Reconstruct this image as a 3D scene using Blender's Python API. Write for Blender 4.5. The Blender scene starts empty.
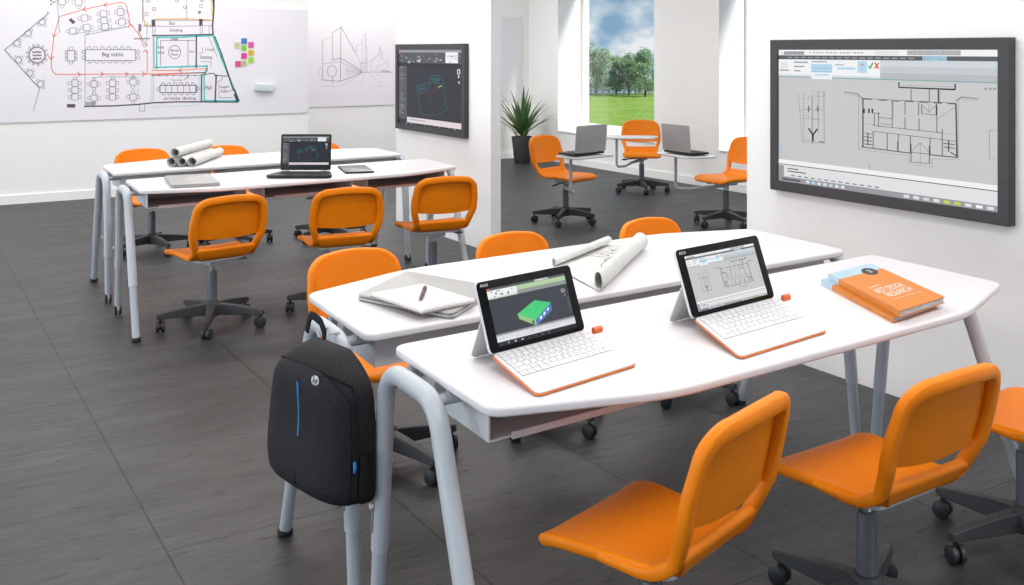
import bpy, bmesh, math, random
from mathutils import Vector, Matrix
from math import sin, cos, pi, radians as R

random.seed(7)
SC = bpy.context.scene
COL = SC.collection
# ------------------------------------------------------------------ view geometry of the room
F_PX, CX, HY, CAMH = 1010.0, 512.0, 50.0, 1.46
_n = math.hypot(622, 1010)
SN, CS = 622 / _n, 1010 / _n            # the camera looks along (SN, CS) in room axes


def on_z(u, v, z=0.0):
    Y = F_PX * (CAMH - z) / (v - HY)
    a = (u - CX) / F_PX
    return Vector((Y * (a * CS + SN), Y * (-a * SN + CS), z))


def on_x(u, v, x):
    a = (u - CX) / F_PX
    Y = x / (a * CS + SN)
    return Vector((x, Y * (-a * SN + CS), CAMH - (v - HY) * Y / F_PX))


def on_y(u, v, y):
    a = (u - CX) / F_PX
    Y = y / (-a * SN + CS)
    return Vector((Y * (a * CS + SN), y, CAMH - (v - HY) * Y / F_PX))


# ------------------------------------------------------------------ materials
MATS = {}


def lin(c):
    return tuple((x / 12.92 if x <= .04045 else ((x + .055) / 1.055) ** 2.4) for x in c)


def mat(name, rgb=None, rough=.5, metal=0., spec=.5, srgb=None, coat=0.):
    if name in MATS:
        return MATS[name]
    m = bpy.data.materials.new(name)
    m.use_nodes = True
    b = m.node_tree.nodes['Principled BSDF']
    c = rgb if rgb else lin([x / 255 for x in srgb])
    b.inputs['Base Color'].default_value = (*c, 1)
    b.inputs['Roughness'].default_value = rough
    b.inputs['Metallic'].default_value = metal
    b.inputs['Specular IOR Level'].default_value = spec
    b.inputs['Coat Weight'].default_value = coat
    MATS[name] = m
    return m


def emit(name, srgb, k=1.0):
    if name in MATS:
        return MATS[name]
    m = bpy.data.materials.new(name)
    m.use_nodes = True
    b = m.node_tree.nodes['Principled BSDF']
    c = lin([x / 255 for x in srgb])
    b.inputs['Base Color'].default_value = (.01, .01, .012, 1)
    b.inputs['Roughness'].default_value = .35
    b.inputs['Specular IOR Level'].default_value = .2
    b.inputs['Emission Color'].default_value = (*c, 1)
    b.inputs['Emission Strength'].default_value = k
    MATS[name] = m
    return m


def add_noise(m, scale, c0, c1, stretch=(1, 1, 1), detail=4, lo=.35, hi=.65, bump=0.):
    nt = m.node_tree
    b = nt.nodes['Principled BSDF']
    tc = nt.nodes.new('ShaderNodeTexCoord')
    mp = nt.nodes.new('ShaderNodeMapping')
    mp.inputs['Scale'].default_value = stretch
    n = nt.nodes.new('ShaderNodeTexNoise')
    n.inputs['Scale'].default_value = scale
    n.inputs['Detail'].default_value = detail
    r = nt.nodes.new('ShaderNodeValToRGB')
    r.color_ramp.elements[0].position = lo
    r.color_ramp.elements[1].position = hi
    r.color_ramp.elements[0].color = (*c0, 1)
    r.color_ramp.elements[1].color = (*c1, 1)
    nt.links.new(tc.outputs['Object'], mp.inputs['Vector'])
    nt.links.new(mp.outputs['Vector'], n.inputs['Vector'])
    nt.links.new(n.outputs['Fac'], r.inputs['Fac'])
    nt.links.new(r.outputs['Color'], b.inputs['Base Color'])
    if bump:
        bp = nt.nodes.new('ShaderNodeBump')
        bp.inputs['Strength'].default_value = bump
        bp.inputs['Distance'].default_value = .002
        nt.links.new(n.outputs['Fac'], bp.inputs['Height'])
        nt.links.new(bp.outputs['Normal'], b.inputs['Normal'])
    return m


ORANGE = add_noise(mat('orange_plastic', (.84, .22, .0015), rough=.45, spec=.25), 9, (.83, .215, .0015), (.86, .228, .0015))
WHITE_TOP = mat('white_laminate', (.70, .685, .70), rough=.38, spec=.35)
TRAY = mat('grey_painted_steel', (.66, .675, .71), rough=.5)
LEGM = mat('pale_grey_paint', (.46, .50, .54), rough=.35, spec=.5)
LEGD = mat('grey_leg_sleeve', (.40, .44, .48), rough=.4)
CHROME = mat('chrome', (.62, .63, .65), rough=.22, metal=1.)
ALU = mat('brushed_aluminium', (.55, .555, .56), rough=.42, metal=.75)
GREYP = mat('seat_plate_grey', (.50, .52, .55), rough=.4, metal=.3)
BASEM = mat('charcoal_nylon', (.040, .042, .046), rough=.5, spec=.35)
SLEEVE = mat('gas_lift_grey', (.085, .095, .11), rough=.4)
WHEEL = mat('caster_rubber', (.018, .021, .027), rough=.5)
RUBBER = mat('black_rubber', (.012, .012, .013), rough=.6)
WALL = add_noise(mat('white_wall_paint', (.86, .855, .85), rough=.7, spec=.2), 60, (.855, .85, .845), (.87, .865, .86), bump=.05)
CEIL = mat('ceiling_white', (.85, .84, .83), rough=.8, spec=.1)
BASEB = mat('white_baseboard', (.88, .88, .88), rough=.45)
BOARD = mat('whiteboard_film', (.79, .775, .82), rough=.3, spec=.3)
FRAMEM = mat('window_frame_white', (.86, .83, .82), rough=.4)
TVF = add_noise(mat('dark_grey_bezel', (.05, .05, .054), rough=.45, spec=.3), 40, (.048, .048, .052), (.054, .054, .058))
BLACKG = mat('black_glass', (.005, .005, .006), rough=.22, spec=.14)
BLACKP = mat('black_laptop_plastic', (.016, .019, .020), rough=.45, spec=.3)
KEYG = mat('dark_keys', (.03, .033, .035), rough=.5)
SILVER = mat('silver_lid', (.35, .35, .345), rough=.42, metal=.2)
SILVERD = mat('grey_lid', (.42, .43, .435), rough=.45, metal=.3)
WHITEP = mat('white_plastic', (.70, .70, .71), rough=.42)
KEYW = mat('white_keys', (.72, .72, .73), rough=.45)
KEYLINE = mat('key_gap_grey', (.22, .215, .22), rough=.6)
PADL = mat('touchpad_line', (.38, .38, .40), rough=.5)
ORED = mat('orange_rubber_edge', (.66, .17, .03), rough=.5)
PAPER = add_noise(mat('drawing_paper', (.64, .64, .62), rough=.8, spec=.1), 14, (.61, .61, .59), (.67, .67, .65))
PAPERB = mat('paper_back', (.70, .70, .68), rough=.85, spec=.1)
INK = mat('ink_black', (.03, .03, .035), rough=.7)
INKG = mat('ink_grey', (.27, .25, .29), rough=.7)
INKL = mat('ink_light_grey', (.42, .41, .44), rough=.7)
INKR = mat('marker_orange_red', (.85, .22, .12), rough=.6)
INKB = mat('marker_pale_blue', (.36, .48, .66), rough=.6)
INKC = mat('marker_sky_blue', (.45, .68, .85), rough=.6)
INKT = mat('marker_teal', (.06, .55, .53), rough=.6)
INKY = mat('marker_ochre', (.72, .48, .16), rough=.6)
INKK = mat('marker_black', (.10, .085, .105), rough=.6)
BOOKO = mat('book_cover_orange', (.63, .19, .003), rough=.4)
BOOKB = mat('book_cover_pale_blue', (.40, .56, .66), rough=.4)
PAGES = add_noise(mat('book_pages', (.5, .5, .5), rough=.8), 30, (.40, .40, .42), (.62, .62, .63), stretch=(1, 1, 14))
LETTER = mat('book_lettering', (.85, .83, .76), rough=.5)
MAROON = mat('maroon_pen', (.05, .008, .012), rough=.4)
FABRIC = add_noise(mat('black_nylon_fabric', (.016, .015, .018), rough=.75, spec=.25), 220, (.011, .0105, .013), (.022, .021, .025), bump=.3)
FABRIC2 = add_noise(mat('black_webbing', (.011, .011, .013), rough=.8, spec=.2), 300, (.008, .008, .009), (.016, .016, .018), bump=.3)
BLUEZ = mat('blue_zip_tape', (.03, .20, .50), rough=.5)
POTM = add_noise(mat('dark_grey_planter', (.045, .045, .048), rough=.6), 12, (.04, .04, .043), (.052, .052, .055))
SOIL = add_noise(mat('potting_soil', (.03, .02, .012), rough=.95), 60, (.02, .012, .008), (.06, .04, .025))


def leaf_mat(name, c0, c1, scale=3.):
    return add_noise(mat(name, c0, rough=.45, spec=.4), scale, c0, c1)


YUCCA = leaf_mat('agave_leaf_dark', (.055, .13, .045), (.12, .22, .08), 6)
YUCCAL = leaf_mat('agave_leaf_light', (.13, .22, .04), (.22, .32, .07), 6)
TREEG = [leaf_mat('tree_leaf_%s' % n, a, b, 1.2) for n, a, b in
         (('deep', (.09, .19, .07), (.18, .33, .12)), ('mid', (.13, .25, .10), (.25, .40, .17)), ('pale', (.16, .27, .14), (.32, .44, .24)))]
BARK = add_noise(mat('tree_bark', (.09, .07, .055), rough=.9), 8, (.06, .05, .04), (.14, .11, .09))
GRASS = add_noise(mat('lawn_grass', (.24, .38, .06), rough=.9, spec=.1), .35, (.22, .36, .05), (.30, .43, .09), detail=8)


def floor_material():
    m = mat('dark_stone_floor_tiles', (.06, .058, .056), rough=.45, spec=.4)
    nt = m.node_tree
    b = nt.nodes['Principled BSDF']
    L = nt.links.new
    tc = nt.nodes.new('ShaderNodeTexCoord')

    def noise(scale, st, det=6, rough=.6, loc=(0, 0, 0)):
        mp = nt.nodes.new('ShaderNodeMapping')
        mp.inputs['Scale'].default_value = st
        mp.inputs['Location'].default_value = loc
        n = nt.nodes.new('ShaderNodeTexNoise')
        n.inputs['Scale'].default_value = scale
        n.inputs['Detail'].default_value = det
        n.inputs['Roughness'].default_value = rough
        L(tc.outputs['Object'], mp.inputs['Vector'])
        L(mp.outputs['Vector'], n.inputs['Vector'])
        return n.outputs['Fac']

    def ramp(f, stops):
        r = nt.nodes.new('ShaderNodeValToRGB')
        e = r.color_ramp.elements
        while len(e) < len(stops):
            e.new(.5)
        for i, (p, c) in enumerate(stops):
            e[i].position = p
            e[i].color = (c, c, c, 1) if not isinstance(c, tuple) else (*c, 1)
        L(f, r.inputs['Fac'])
        return r.outputs['Color']

    def mix(mode, a, bb, f=1.0):
        x = nt.nodes.new('ShaderNodeMix')
        x.data_type = 'RGBA'
        x.blend_type = mode
        x.inputs['Factor'].default_value = f
        L(a, x.inputs['A'])
        L(bb, x.inputs['B'])
        return x.outputs['Result']

    streak = ramp(noise(1.6, (.8, 3.2, 1), 5, .55), [(.25, (.026, .0272, .028)), (.5, (.043, .044, .045)), (.75, (.064, .065, .0655))])
    fine = ramp(noise(11, (1, 5, 1), 8, .72, (3, 7, 0)), [(.30, .70), (.70, 1.25)])
    pits = ramp(noise(13, (.7, 3.4, 1), 5, .62, (9, 2, 0)), [(.34, .25), (.40, 1.)])
    col = mix('MULTIPLY', mix('MULTIPLY', streak, fine), pits)
    br = nt.nodes.new('ShaderNodeTexBrick')
    mp = nt.nodes.new('ShaderNodeMapping')
    mp.inputs['Rotation'].default_value = (0, 0, pi / 2)
    mp.inputs['Location'].default_value = (.03, .745, 0)
    br.offset = .5
    br.inputs['Scale'].default_value = 1
    br.inputs['Brick Width'].default_value = 2.0
    br.inputs['Row Height'].default_value = .715
    br.inputs['Mortar Size'].default_value = .0038
    br.inputs['Mortar Smooth'].default_value = .3
    br.inputs['Color1'].default_value = (1, 1, 1, 1)
    br.inputs['Color2'].default_value = (.9, .9, .9, 1)
    br.inputs['Mortar'].default_value = (.09, .09, .09, 1)
    L(tc.outputs['Object'], mp.inputs['Vector'])
    L(mp.outputs['Vector'], br.inputs['Vector'])
    col = mix('MULTIPLY', col, br.outputs['Color'])
    L(col, b.inputs['Base Color'])
    rr = nt.nodes.new('ShaderNodeMapRange')
    rr.inputs['To Min'].default_value = .36
    rr.inputs['To Max'].default_value = .62
    L(noise(5, (1, 6, 1)), rr.inputs['Value'])
    L(rr.outputs['Result'], b.inputs['Roughness'])
    bp = nt.nodes.new('ShaderNodeBump')
    bp.inputs['Strength'].default_value = .25
    bp.inputs['Distance'].default_value = .004
    L(mix('MULTIPLY', fine, pits), bp.inputs['Height'])
    L(bp.outputs['Normal'], b.inputs['Normal'])
    return m


FLOORM = floor_material()


# ------------------------------------------------------------------ mesh builder
def rounded(pts, rads, n=6):
    """polygon with rounded corners; pts ccw"""
    out = []
    N = len(pts)
    if not hasattr(rads, '__len__'):
        rads = [rads] * N
    for i in range(N):
        p = Vector(pts[i][:2])
        a = Vector(pts[i - 1][:2]) - p
        b = Vector(pts[(i + 1) % N][:2]) - p
        la, lb = a.length, b.length
        a.normalize(); b.normalize()
        ang = a.angle(b)
        if rads[i] < 1e-5 or ang > pi - .02:
            out.append(tuple(p)); continue
        d = min(rads[i] / math.tan(ang / 2), la * .49, lb * .49)
        r = d * math.tan(ang / 2)
        c = p + (a + b).normalized() * (r / sin(ang / 2))
        s = p + a * d - c
        e = p + b * d - c
        a0 = math.atan2(s.y, s.x); a1 = math.atan2(e.y, e.x)
        da = (a1 - a0 + pi) % (2 * pi) - pi
        for k in range(n + 1):
            t = a0 + da * k / n
            out.append((c.x + r * cos(t), c.y + r * sin(t)))
    return out


def rect(x0, y0, x1, y1, r=0., n=5):
    return rounded([(x0, y0), (x1, y0), (x1, y1), (x0, y1)], r, n) if r else [(x0, y0), (x1, y0), (x1, y1), (x0, y1)]


def inset(o, d):
    N = len(o)
    out = []
    for i in range(N):
        p = Vector(o[i]); a = p - Vector(o[i - 1]); b = Vector(o[(i + 1) % N]) - p
        if a.length < 1e-9: a = b
        if b.length < 1e-9: b = a
        na = Vector((-a.y, a.x)).normalized(); nb = Vector((-b.y, b.x)).normalized()
        m = (na + nb)
        if m.length < 1e-6: m = na
        m.normalize()
        k = max(.4, m.dot(na))
        out.append(tuple(p + m * (d / k)))
    return out


class MB:
    def __init__(self):
        self.v, self.f, self.m = [], [], []
        self.mi = 0
        self.X = Matrix()

    def add(self, vs, fs):
        o = len(self.v)
        self.v += [self.X @ Vector(p) for p in vs]
        self.f += [tuple(o + i for i in f) for f in fs]
        self.m += [self.mi] * len(fs)
        return o

    def box(self, x0, y0, z0, x1, y1, z1):
        self.add([(x0, y0, z0), (x1, y0, z0), (x1, y1, z0), (x0, y1, z0), (x0, y0, z1), (x1, y0, z1), (x1, y1, z1), (x0, y1, z1)],
                 [(0, 3, 2, 1), (4, 5, 6, 7), (0, 1, 5, 4), (1, 2, 6, 5), (2, 3, 7, 6), (3, 0, 4, 7)])

    def slab(self, o, z0, z1, r=0., n=3, fan=0, warp=None):
        """outline extruded from z0 to z1 with rounded rims; fan>0 gives ring-filled caps so that warp() can bend it"""
        rings = []
        if r > 0:
            for k in range(n + 1):
                t = pi / 2 * k / n
                rings.append((inset(o, r * (1 - sin(t))), z0 + r * (1 - cos(t))))
            for k in range(n + 1):
                t = pi / 2 * k / n
                rings.append((inset(o, r * (1 - cos(t))), z1 - r * (1 - sin(t))))
        else:
            rings = [(o, z0), (o, z1)]
        N = len(o)
        cx = sum(p[0] for p in o) / N; cy = sum(p[1] for p in o) / N
        if fan:
            def shrink(ring, k):
                return [(cx + (p[0] - cx) * k, cy + (p[1] - cy) * k) for p in ring]
            b0, bz = rings[0]; t0, tz = rings[-1]
            rings = [(shrink(b0, k / fan), bz) for k in range(1, fan)] + rings + [(shrink(t0, k / fan), tz) for k in range(fan - 1, 0, -1)]
        vs = [(p[0], p[1], z) for ring, z in rings for p in ring]
        fs = []
        for j in range(len(rings) - 1):
            for i in range(N):
                k = (i + 1) % N
                fs.append((j * N + i, j * N + k, (j + 1) * N + k, (j + 1) * N + i))
        if fan:
            vs += [(cx, cy, rings[0][1]), (cx, cy, rings[-1][1])]
            c0, c1 = len(vs) - 2, len(vs) - 1
            l = (len(rings) - 1) * N
            for i in range(N):
                k = (i + 1) % N
                fs.append((c0, k, i)); fs.append((c1, l + i, l + k))
        else:
            fs.append(tuple(range(N - 1, -1, -1)))
            fs.append(tuple((len(rings) - 1) * N + i for i in range(N)))
        if warp:
            vs = [warp(*p) for p in vs]
        self.add(vs, fs)

    def tube(self, path, rad, n=10, prof=None, closed=False, up=None, caps=True):
        """sweep a circle (or 2-D profile) along a path"""
        P = [Vector(p) for p in path]
        N = len(P)
        rr = rad if hasattr(rad, '__len__') else [rad] * N
        T = []
        for i in range(N):
            a = P[i - 1] if (i or closed) else P[0]
            b = P[(i + 1) % N] if (i < N - 1 or closed) else P[-1]
            t = (b - a)
            T.append(t.normalized() if t.length else Vector((0, 0, 1)))
        u = Vector(up) if up else (Vector((0, 0, 1)) if abs(T[0].z) < .9 else Vector((1, 0, 0)))
        vs, fs = [], []
        pr = prof or [(cos(2 * pi * k / n), sin(2 * pi * k / n)) for k in range(n)]
        n = len(pr)
        nrm = None
        for i in range(N):
            t = T[i]
            if up:
                w = u - t * u.dot(t)
            else:
                w = (u if nrm is None else nrm); w = w - t * w.dot(t)
            w.normalize(); nrm = w
            b = t.cross(w)
            for (x, y) in pr:
                vs.append(P[i] + (w * x + b * y) * rr[i])
        for i in range(N if closed else N - 1):
            j = (i + 1) % N
            for k in range(n):
                l = (k + 1) % n
                fs.append((i * n + k, i * n + l, j * n + l, j * n + k))
        if caps and not closed:
            fs.append(tuple(range(n - 1, -1, -1)))
            fs.append(tuple((N - 1) * n + k for k in range(n)))
        self.add(vs, fs)

    def cyl(self, a, b, r, n=14, r2=None):
        self.tube([a, b], [r, r if r2 is None else r2], n)

    def lathe(self, prof, c=(0, 0, 0), n=20):
        vs, fs = [], []
        for (r, z) in prof:
            for k in range(n):
                t = 2 * pi * k / n
                vs.append((c[0] + r * cos(t), c[1] + r * sin(t), c[2] + z))
        for j in range(len(prof) - 1):
            for k in range(n):
                l = (k + 1) % n
                fs.append((j * n + k, j * n + l, (j + 1) * n + l, (j + 1) * n + k))
        fs.append(tuple(range(n - 1, -1, -1)))
        fs.append(tuple((len(prof) - 1) * n + k for k in range(n)))
        self.add(vs, fs)

    def grid(self, fn, nu, nv, close_u=False):
        vs = [fn(i / nu, j / nv) for j in range(nv + 1) for i in range(nu + 1)]
        fs = [(j * (nu + 1) + i, j * (nu + 1) + i + 1, (j + 1) * (nu + 1) + i + 1, (j + 1) * (nu + 1) + i) for j in range(nv) for i in range(nu)]
        self.add(vs, fs)

    def shell(self, fn, nu, nv, thick):
        """grid surface with thickness along y offset function"""
        A = [Vector(fn(i / nu, j / nv)) for j in range(nv + 1) for i in range(nu + 1)]
        W = nu + 1
        nr = []
        for j in range(nv + 1):
            for i in range(nu + 1):
                du = A[j * W + min(i + 1, nu)] - A[j * W + max(i - 1, 0)]
                dv = A[min(j + 1, nv) * W + i] - A[max(j - 1, 0) * W + i]
                c = du.cross(dv)
                nr.append(c.normalized() if c.length > 1e-12 else Vector((0, 1, 0)))
        B = [a + n * thick for a, n in zip(A, nr)]
        M = len(A)
        fs = []
        for j in range(nv):
            for i in range(nu):
                q = (j * W + i, j * W + i + 1, (j + 1) * W + i + 1, (j + 1) * W + i)
                fs.append(q[::-1]); fs.append(tuple(M + k for k in q))
        edge = [i for i in range(W)] + [j * W + nu for j in range(1, nv + 1)] + [nv * W + i for i in range(nu - 1, -1, -1)] + [j * W for j in range(nv - 1, 0, -1)]
        for a, b in zip(edge, edge[1:] + edge[:1]):
            fs.append((a, b, M + b, M + a))
        self.add(A + B, fs)

    def build(self, name, mats, parent=None, ang=40, recalc=True, bevel=0.):
        me = bpy.data.meshes.new(name)
        me.from_pydata([tuple(p) for p in self.v], [], self.f)
        for m in (mats if isinstance(mats, (list, tuple)) else [mats]):
            me.materials.append(m)
        me.polygons.foreach_set('material_index', self.m)
        if recalc:
            bm = bmesh.new(); bm.from_mesh(me)
            bmesh.ops.recalc_face_normals(bm, faces=bm.faces)
            if bevel:
                es = [e for e in bm.edges if len(e.link_faces) == 2 and e.calc_face_angle(0) > R(50)]
                bmesh.ops.bevel(bm, geom=es, offset=bevel, segments=3, profile=.5, affect='EDGES', clamp_overlap=True)
            bm.to_mesh(me); bm.free()
        if ang:
            me.polygons.foreach_set('use_smooth', [True] * len(me.polygons))
            me.set_sharp_from_angle(angle=R(ang))
        me.update()
        o = bpy.data.objects.new(name, me)
        COL.objects.link(o)
        if parent:
            o.parent = parent
        return o


def text_mesh(body, size=1.0):
    cu = bpy.data.curves.new('lettering', 'FONT')
    cu.body = body
    cu.size = size
    cu.resolution_u = 2
    o = bpy.data.objects.new('lettering', cu)
    COL.objects.link(o)
    dg = bpy.context.evaluated_depsgraph_get()
    dg.update()
    me = bpy.data.meshes.new_from_object(o.evaluated_get(dg))
    vs = [tuple(v.co) for v in me.vertices]
    fs = [tuple(p.vertices) for p in me.polygons]
    bpy.data.objects.remove(o); bpy.data.curves.remove(cu); bpy.data.meshes.remove(me)
    return vs, fs


_txt = {}


def lettering(mb, body, fn, x, y, h, width=None, slant=0.):
    """flat letters; fn maps 2-D sheet coordinates to the surface"""
    if body not in _txt:
        _txt[body] = text_mesh(body)
    vs, fs = _txt[body]
    if not vs:
        return
    w0 = max(v[0] for v in vs)
    k = h / .72
    kx = k if width is None else width / w0
    mb.add([fn(x + v[0] * kx + slant * v[1] * k, y + v[1] * k) for v in vs], fs)


class Sheet:
    """strokes and patches laid on a flat surface; fn(a, b) -> 3-D point"""

    def __init__(self, fn, mats):
        self.fn, self.mats, self.mb = fn, mats, MB()
        self.lift = 0

    def use(self, m):
        self.mb.mi = self.mats.index(m)

    def quad(self, pts, m=None):
        if m: self.use(m)
        self.mb.add([self.fn(*p) for p in pts], [tuple(range(len(pts)))])

    def rect(self, a0, b0, a1, b1, m=None):
        self.quad([(a0, b0), (a1, b0), (a1, b1), (a0, b1)], m)

    def line(self, pts, w, m=None, closed=False):
        if m: self.use(m)
        pts = [Vector(p) for p in pts]
        if closed: pts.append(pts[0])
        for p, q in zip(pts, pts[1:]):
            d = q - p
            if d.length < 1e-9: continue
            d.normalize()
            n = Vector((-d.y, d.x)) * w / 2
            e = d * w * .35
            self.mb.add([self.fn(*(p - e + n)), self.fn(*(q + e + n)), self.fn(*(q + e - n)), self.fn(*(p - e - n))], [(0, 1, 2, 3)])

    def circ(self, c, rx, ry, w, m=None, a0=0, a1=360, n=14):
        pts = [(c[0] + rx * cos(R(a0 + (a1 - a0) * k / n)), c[1] + ry * sin(R(a0 + (a1 - a0) * k / n))) for k in range(n + 1)]
        self.line(pts, w, m)

    def text(self, body, a, b, h, m=None, width=None, flip=True, slant=0.):
        if m: self.use(m)
        f = (lambda x, y: self.fn(x, 2 * b - y)) if flip else self.fn
        lettering(self.mb, body, f, a, b, h, width, slant)

    def build(self, name, parent=None):
        return self.mb.build(name, self.mats, parent, ang=0, recalc=False)


def tag(o, label=None, cat=None, group=None, kind=None):
    if label: o['label'] = label
    if cat: o['category'] = cat
    if group: o['group'] = group
    if kind: o['kind'] = kind
    return o


def empty(name, loc=(0, 0, 0), rz=0.):
    o = bpy.data.objects.new(name, None)
    o.empty_display_size = .1
    COL.objects.link(o)
    o.location = loc
    o.rotation_euler = (0, 0, rz)
    return o


KIDS = {}


def children(o):
    return [c for c in bpy.data.objects if c.parent == o]


def copy_tree(o, parent=None):
    c = o.copy()
    COL.objects.link(c)
    if parent: c.parent = parent
    for ch in children(o):
        copy_tree(ch, c)
    return c


def struct(mb, name, m, **k):
    o = mb.build(name, m, **k)
    o['kind'] = 'structure'
    return o


# ================================================================== the room
XWIN, YB, YL = 7.43, 11.62, 10.63
mb = MB(); mb.box(-6.5, -3.0, -.12, 7.43, 11.62, 0.); struct(mb, 'floor', FLOORM, ang=0)
mb = MB(); mb.box(-6.5, -3.0, 2.9, 7.9, 12.0, 3.0); struct(mb, 'ceiling', CEIL, ang=0)
mb = MB(); mb.box(-6.5, YL, 0, 3.913, 12.0, 2.9); struct(mb, 'wall_left', WALL, ang=0)
mb = MB(); mb.box(3.913, YB, 0, 7.93, 12.0, 2.9); struct(mb, 'wall_back', WALL, ang=0)
mb = MB(); mb.box(3.61, -.6, 0, 3.70, 3.645, 2.9); struct(mb, 'wall_right', WALL, ang=0)
mb = MB(); mb.box(3.69, 6.285, 0, 3.775, 7.885, 2.9); struct(mb, 'wall_middle', WALL, ang=0)
# window wall with two tall openings
SILL, HEAD = .395, 2.6
W1, W2 = (8.97, 10.92), (5.96, 7.91)
mb = MB()
mb.box(XWIN, 2.0, 0, 7.93, 12.0 - .38, SILL)
mb.box(XWIN, 2.0, HEAD, 7.93, 11.62, 2.9)
for a, b in ((2.0, W2[0]), (W2[1], W1[0]), (W1[1], YB)):
    mb.box(XWIN, a, SILL, 7.93, b, HEAD)
struct(mb, 'wall_window', WALL, ang=0)
GLASS = bpy.data.materials.new('window_glass'); GLASS.use_nodes = True
_nt = GLASS.node_tree
_nt.nodes.remove(_nt.nodes['Principled BSDF'])
_t = _nt.nodes.new('ShaderNodeBsdfTransparent'); _g = _nt.nodes.new('ShaderNodeBsdfGlossy'); _x = _nt.nodes.new('ShaderNodeMixShader')
_g.inputs['Roughness'].default_value = .02
_x.inputs['Fac'].default_value = .04
_t.inputs['Color'].default_value = (.97, .985, .98, 1)
_nt.links.new(_t.outputs[0], _x.inputs[1]); _nt.links.new(_g.outputs[0], _x.inputs[2])
_nt.links.new(_x.outputs[0], _nt.nodes['Material Output'].inputs['Surface'])
for k, (a, b) in enumerate((W1, W2)):
    e = empty('window_%d' % (k + 1), (7.84, (a + b) / 2, SILL)); e['kind'] = 'structure'
    h = (b - a) / 2
    mb = MB()
    for q in ((-h, -h + .07, 0, HEAD - SILL), (h - .07, h, 0, HEAD - SILL)):
        mb.box(-.035, q[0], q[2], .035, q[1], q[3])
    mb.box(-.035, -h + .07, 0, .035, h - .07, .10)
    mb.box(-.035, -h + .07, HEAD - SILL - .07, .035, h - .07, HEAD - SILL)
    mb.build('window_frame', FRAMEM, e, ang=0)
    mb = MB(); mb.box(-.004, -h + .07, .10, .004, h - .07, HEAD - SILL - .07)
    mb.build('pane', GLASS, e, ang=0)
    mb = MB(); mb.slab(rect(-.43, -h + .002, -.036, h - .002), .001, .016, .004)
    mb.build('window_sill', FRAMEM, e)
# baseboards
for nm, b in (('baseboard_left', (-6.5, YL - .015, 3.905, YL)), ('baseboard_back', (3.93, YB - .015, XWIN - .015, YB)), ('baseboard_window', (XWIN - .015, 2.0, XWIN, YB - .0155))):
    mb = MB(); mb.box(b[0], b[1], 0, b[2], b[3], .085); struct(mb, nm, BASEB, ang=0)

# ================================================================== whiteboards
def board_sheet(yplane):
    """photo-frame coordinates of the drawing transferred to the wall plane"""
    def fn(u, v):
        p = on_y(u, v, yplane)
        return (p.x, yplane, p.z)
    return fn


INKS = [INK, INKG, INKL, INKR, INKB, INKC, INKT, INKY, INKK]
wb = empty('whiteboard', (0, YL, .772))
tag(wb, 'wide wall whiteboard covered with a coloured restaurant floor plan sketch', 'whiteboard')
mb = MB(); mb.box(-3.0, -.012, 0, 3.908, -.001, 1.13)
mb.build('board', BOARD, wb, ang=0)
S = Sheet(board_sheet(YL - .0135), INKS)


def table_sq(x, y, s=2.6, rot=0, chairs='lrud', m=INKG, w=.5):
    c, d = cos(R(rot)), sin(R(rot))
    T = lambda a, b: (x + a * c - b * d, y + a * d + b * c)
    S.line([T(-s, -s), T(s, -s), T(s, s), T(-s, s)], w, m, True)
    for k, (a, b) in {'l': (-1, 0), 'r': (1, 0), 'u': (0, -1), 'd': (0, 1)}.items():
        if k in chairs:
            q = T(a * s * 1.55, b * s * 1.55)
            S.circ(q, s * .55, s * .55, w * .8, m, n=9)


def arrow(x, y, dx, dy, s=3.2):
    px, py = -dy, dx
    S.line([(x - dx * s + px * s * .75, y - dy * s + py * s * .75), (x, y), (x - dx * s - px * s * .75, y - dy * s - py * s * .75)], .8, INKR)


def scribble(x, y, w, h=1.6, n=7, m=INKG, t=.5):
    rnd = random.Random(int(x * 31 + y * 17))
    S.line([(x + w * k / n, y + (h if k % 2 else -h) * .5 * rnd.uniform(.4, 1.1)) for k in range(n + 1)], t, m)


# zig-zag wall at the far left
S.line([(49, 12.5), (4.6, 49.7), (39.5, 88.3)], .9, INKB)
S.line([(47.5, 14.8), (4.8, 50), (39.5, 88.6)], .4, INKG)
S.line([(39.5, 88.3), (33.5, 111)], .6, INKG)
S.line([(48, 11.8), (47.2, 12.6), (48.6, 13.6)], .6, INKG)
for x, y, r in ((42, 22, -40), (28, 33, -40), (17, 43, -40), (18.5, 60, 48), (30, 73, 48), (40.5, 84, 48)):
    table_sq(x, y, 2.6, r, 'lrd' if r < 0 else 'lru')
S.circ((37, 55), 8.4, 8.2, .6, INKG, n=28)
S.circ((37, 55), 7.6, 7.5, .5, INKG, n=28)
for k in range(13):
    S.circ((37 + 10 * cos(k * pi / 6.5), 55 + 9.8 * sin(k * pi / 6.5)), 1.2, 1.2, .45, INKG, n=8)
for k in range(3):
    scribble(32.5, 52 + 3.4 * k, 9, 2.0, 11, INKK, .6)
for x, y in ((51, .5), (53.5, 2), (51, 4.2)):
    S.rect(x - .8, y - .8, x + .8, y + .8, INKK)
S.line([(57.2, -1), (59.4, 33)], .8, INKB)
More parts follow.
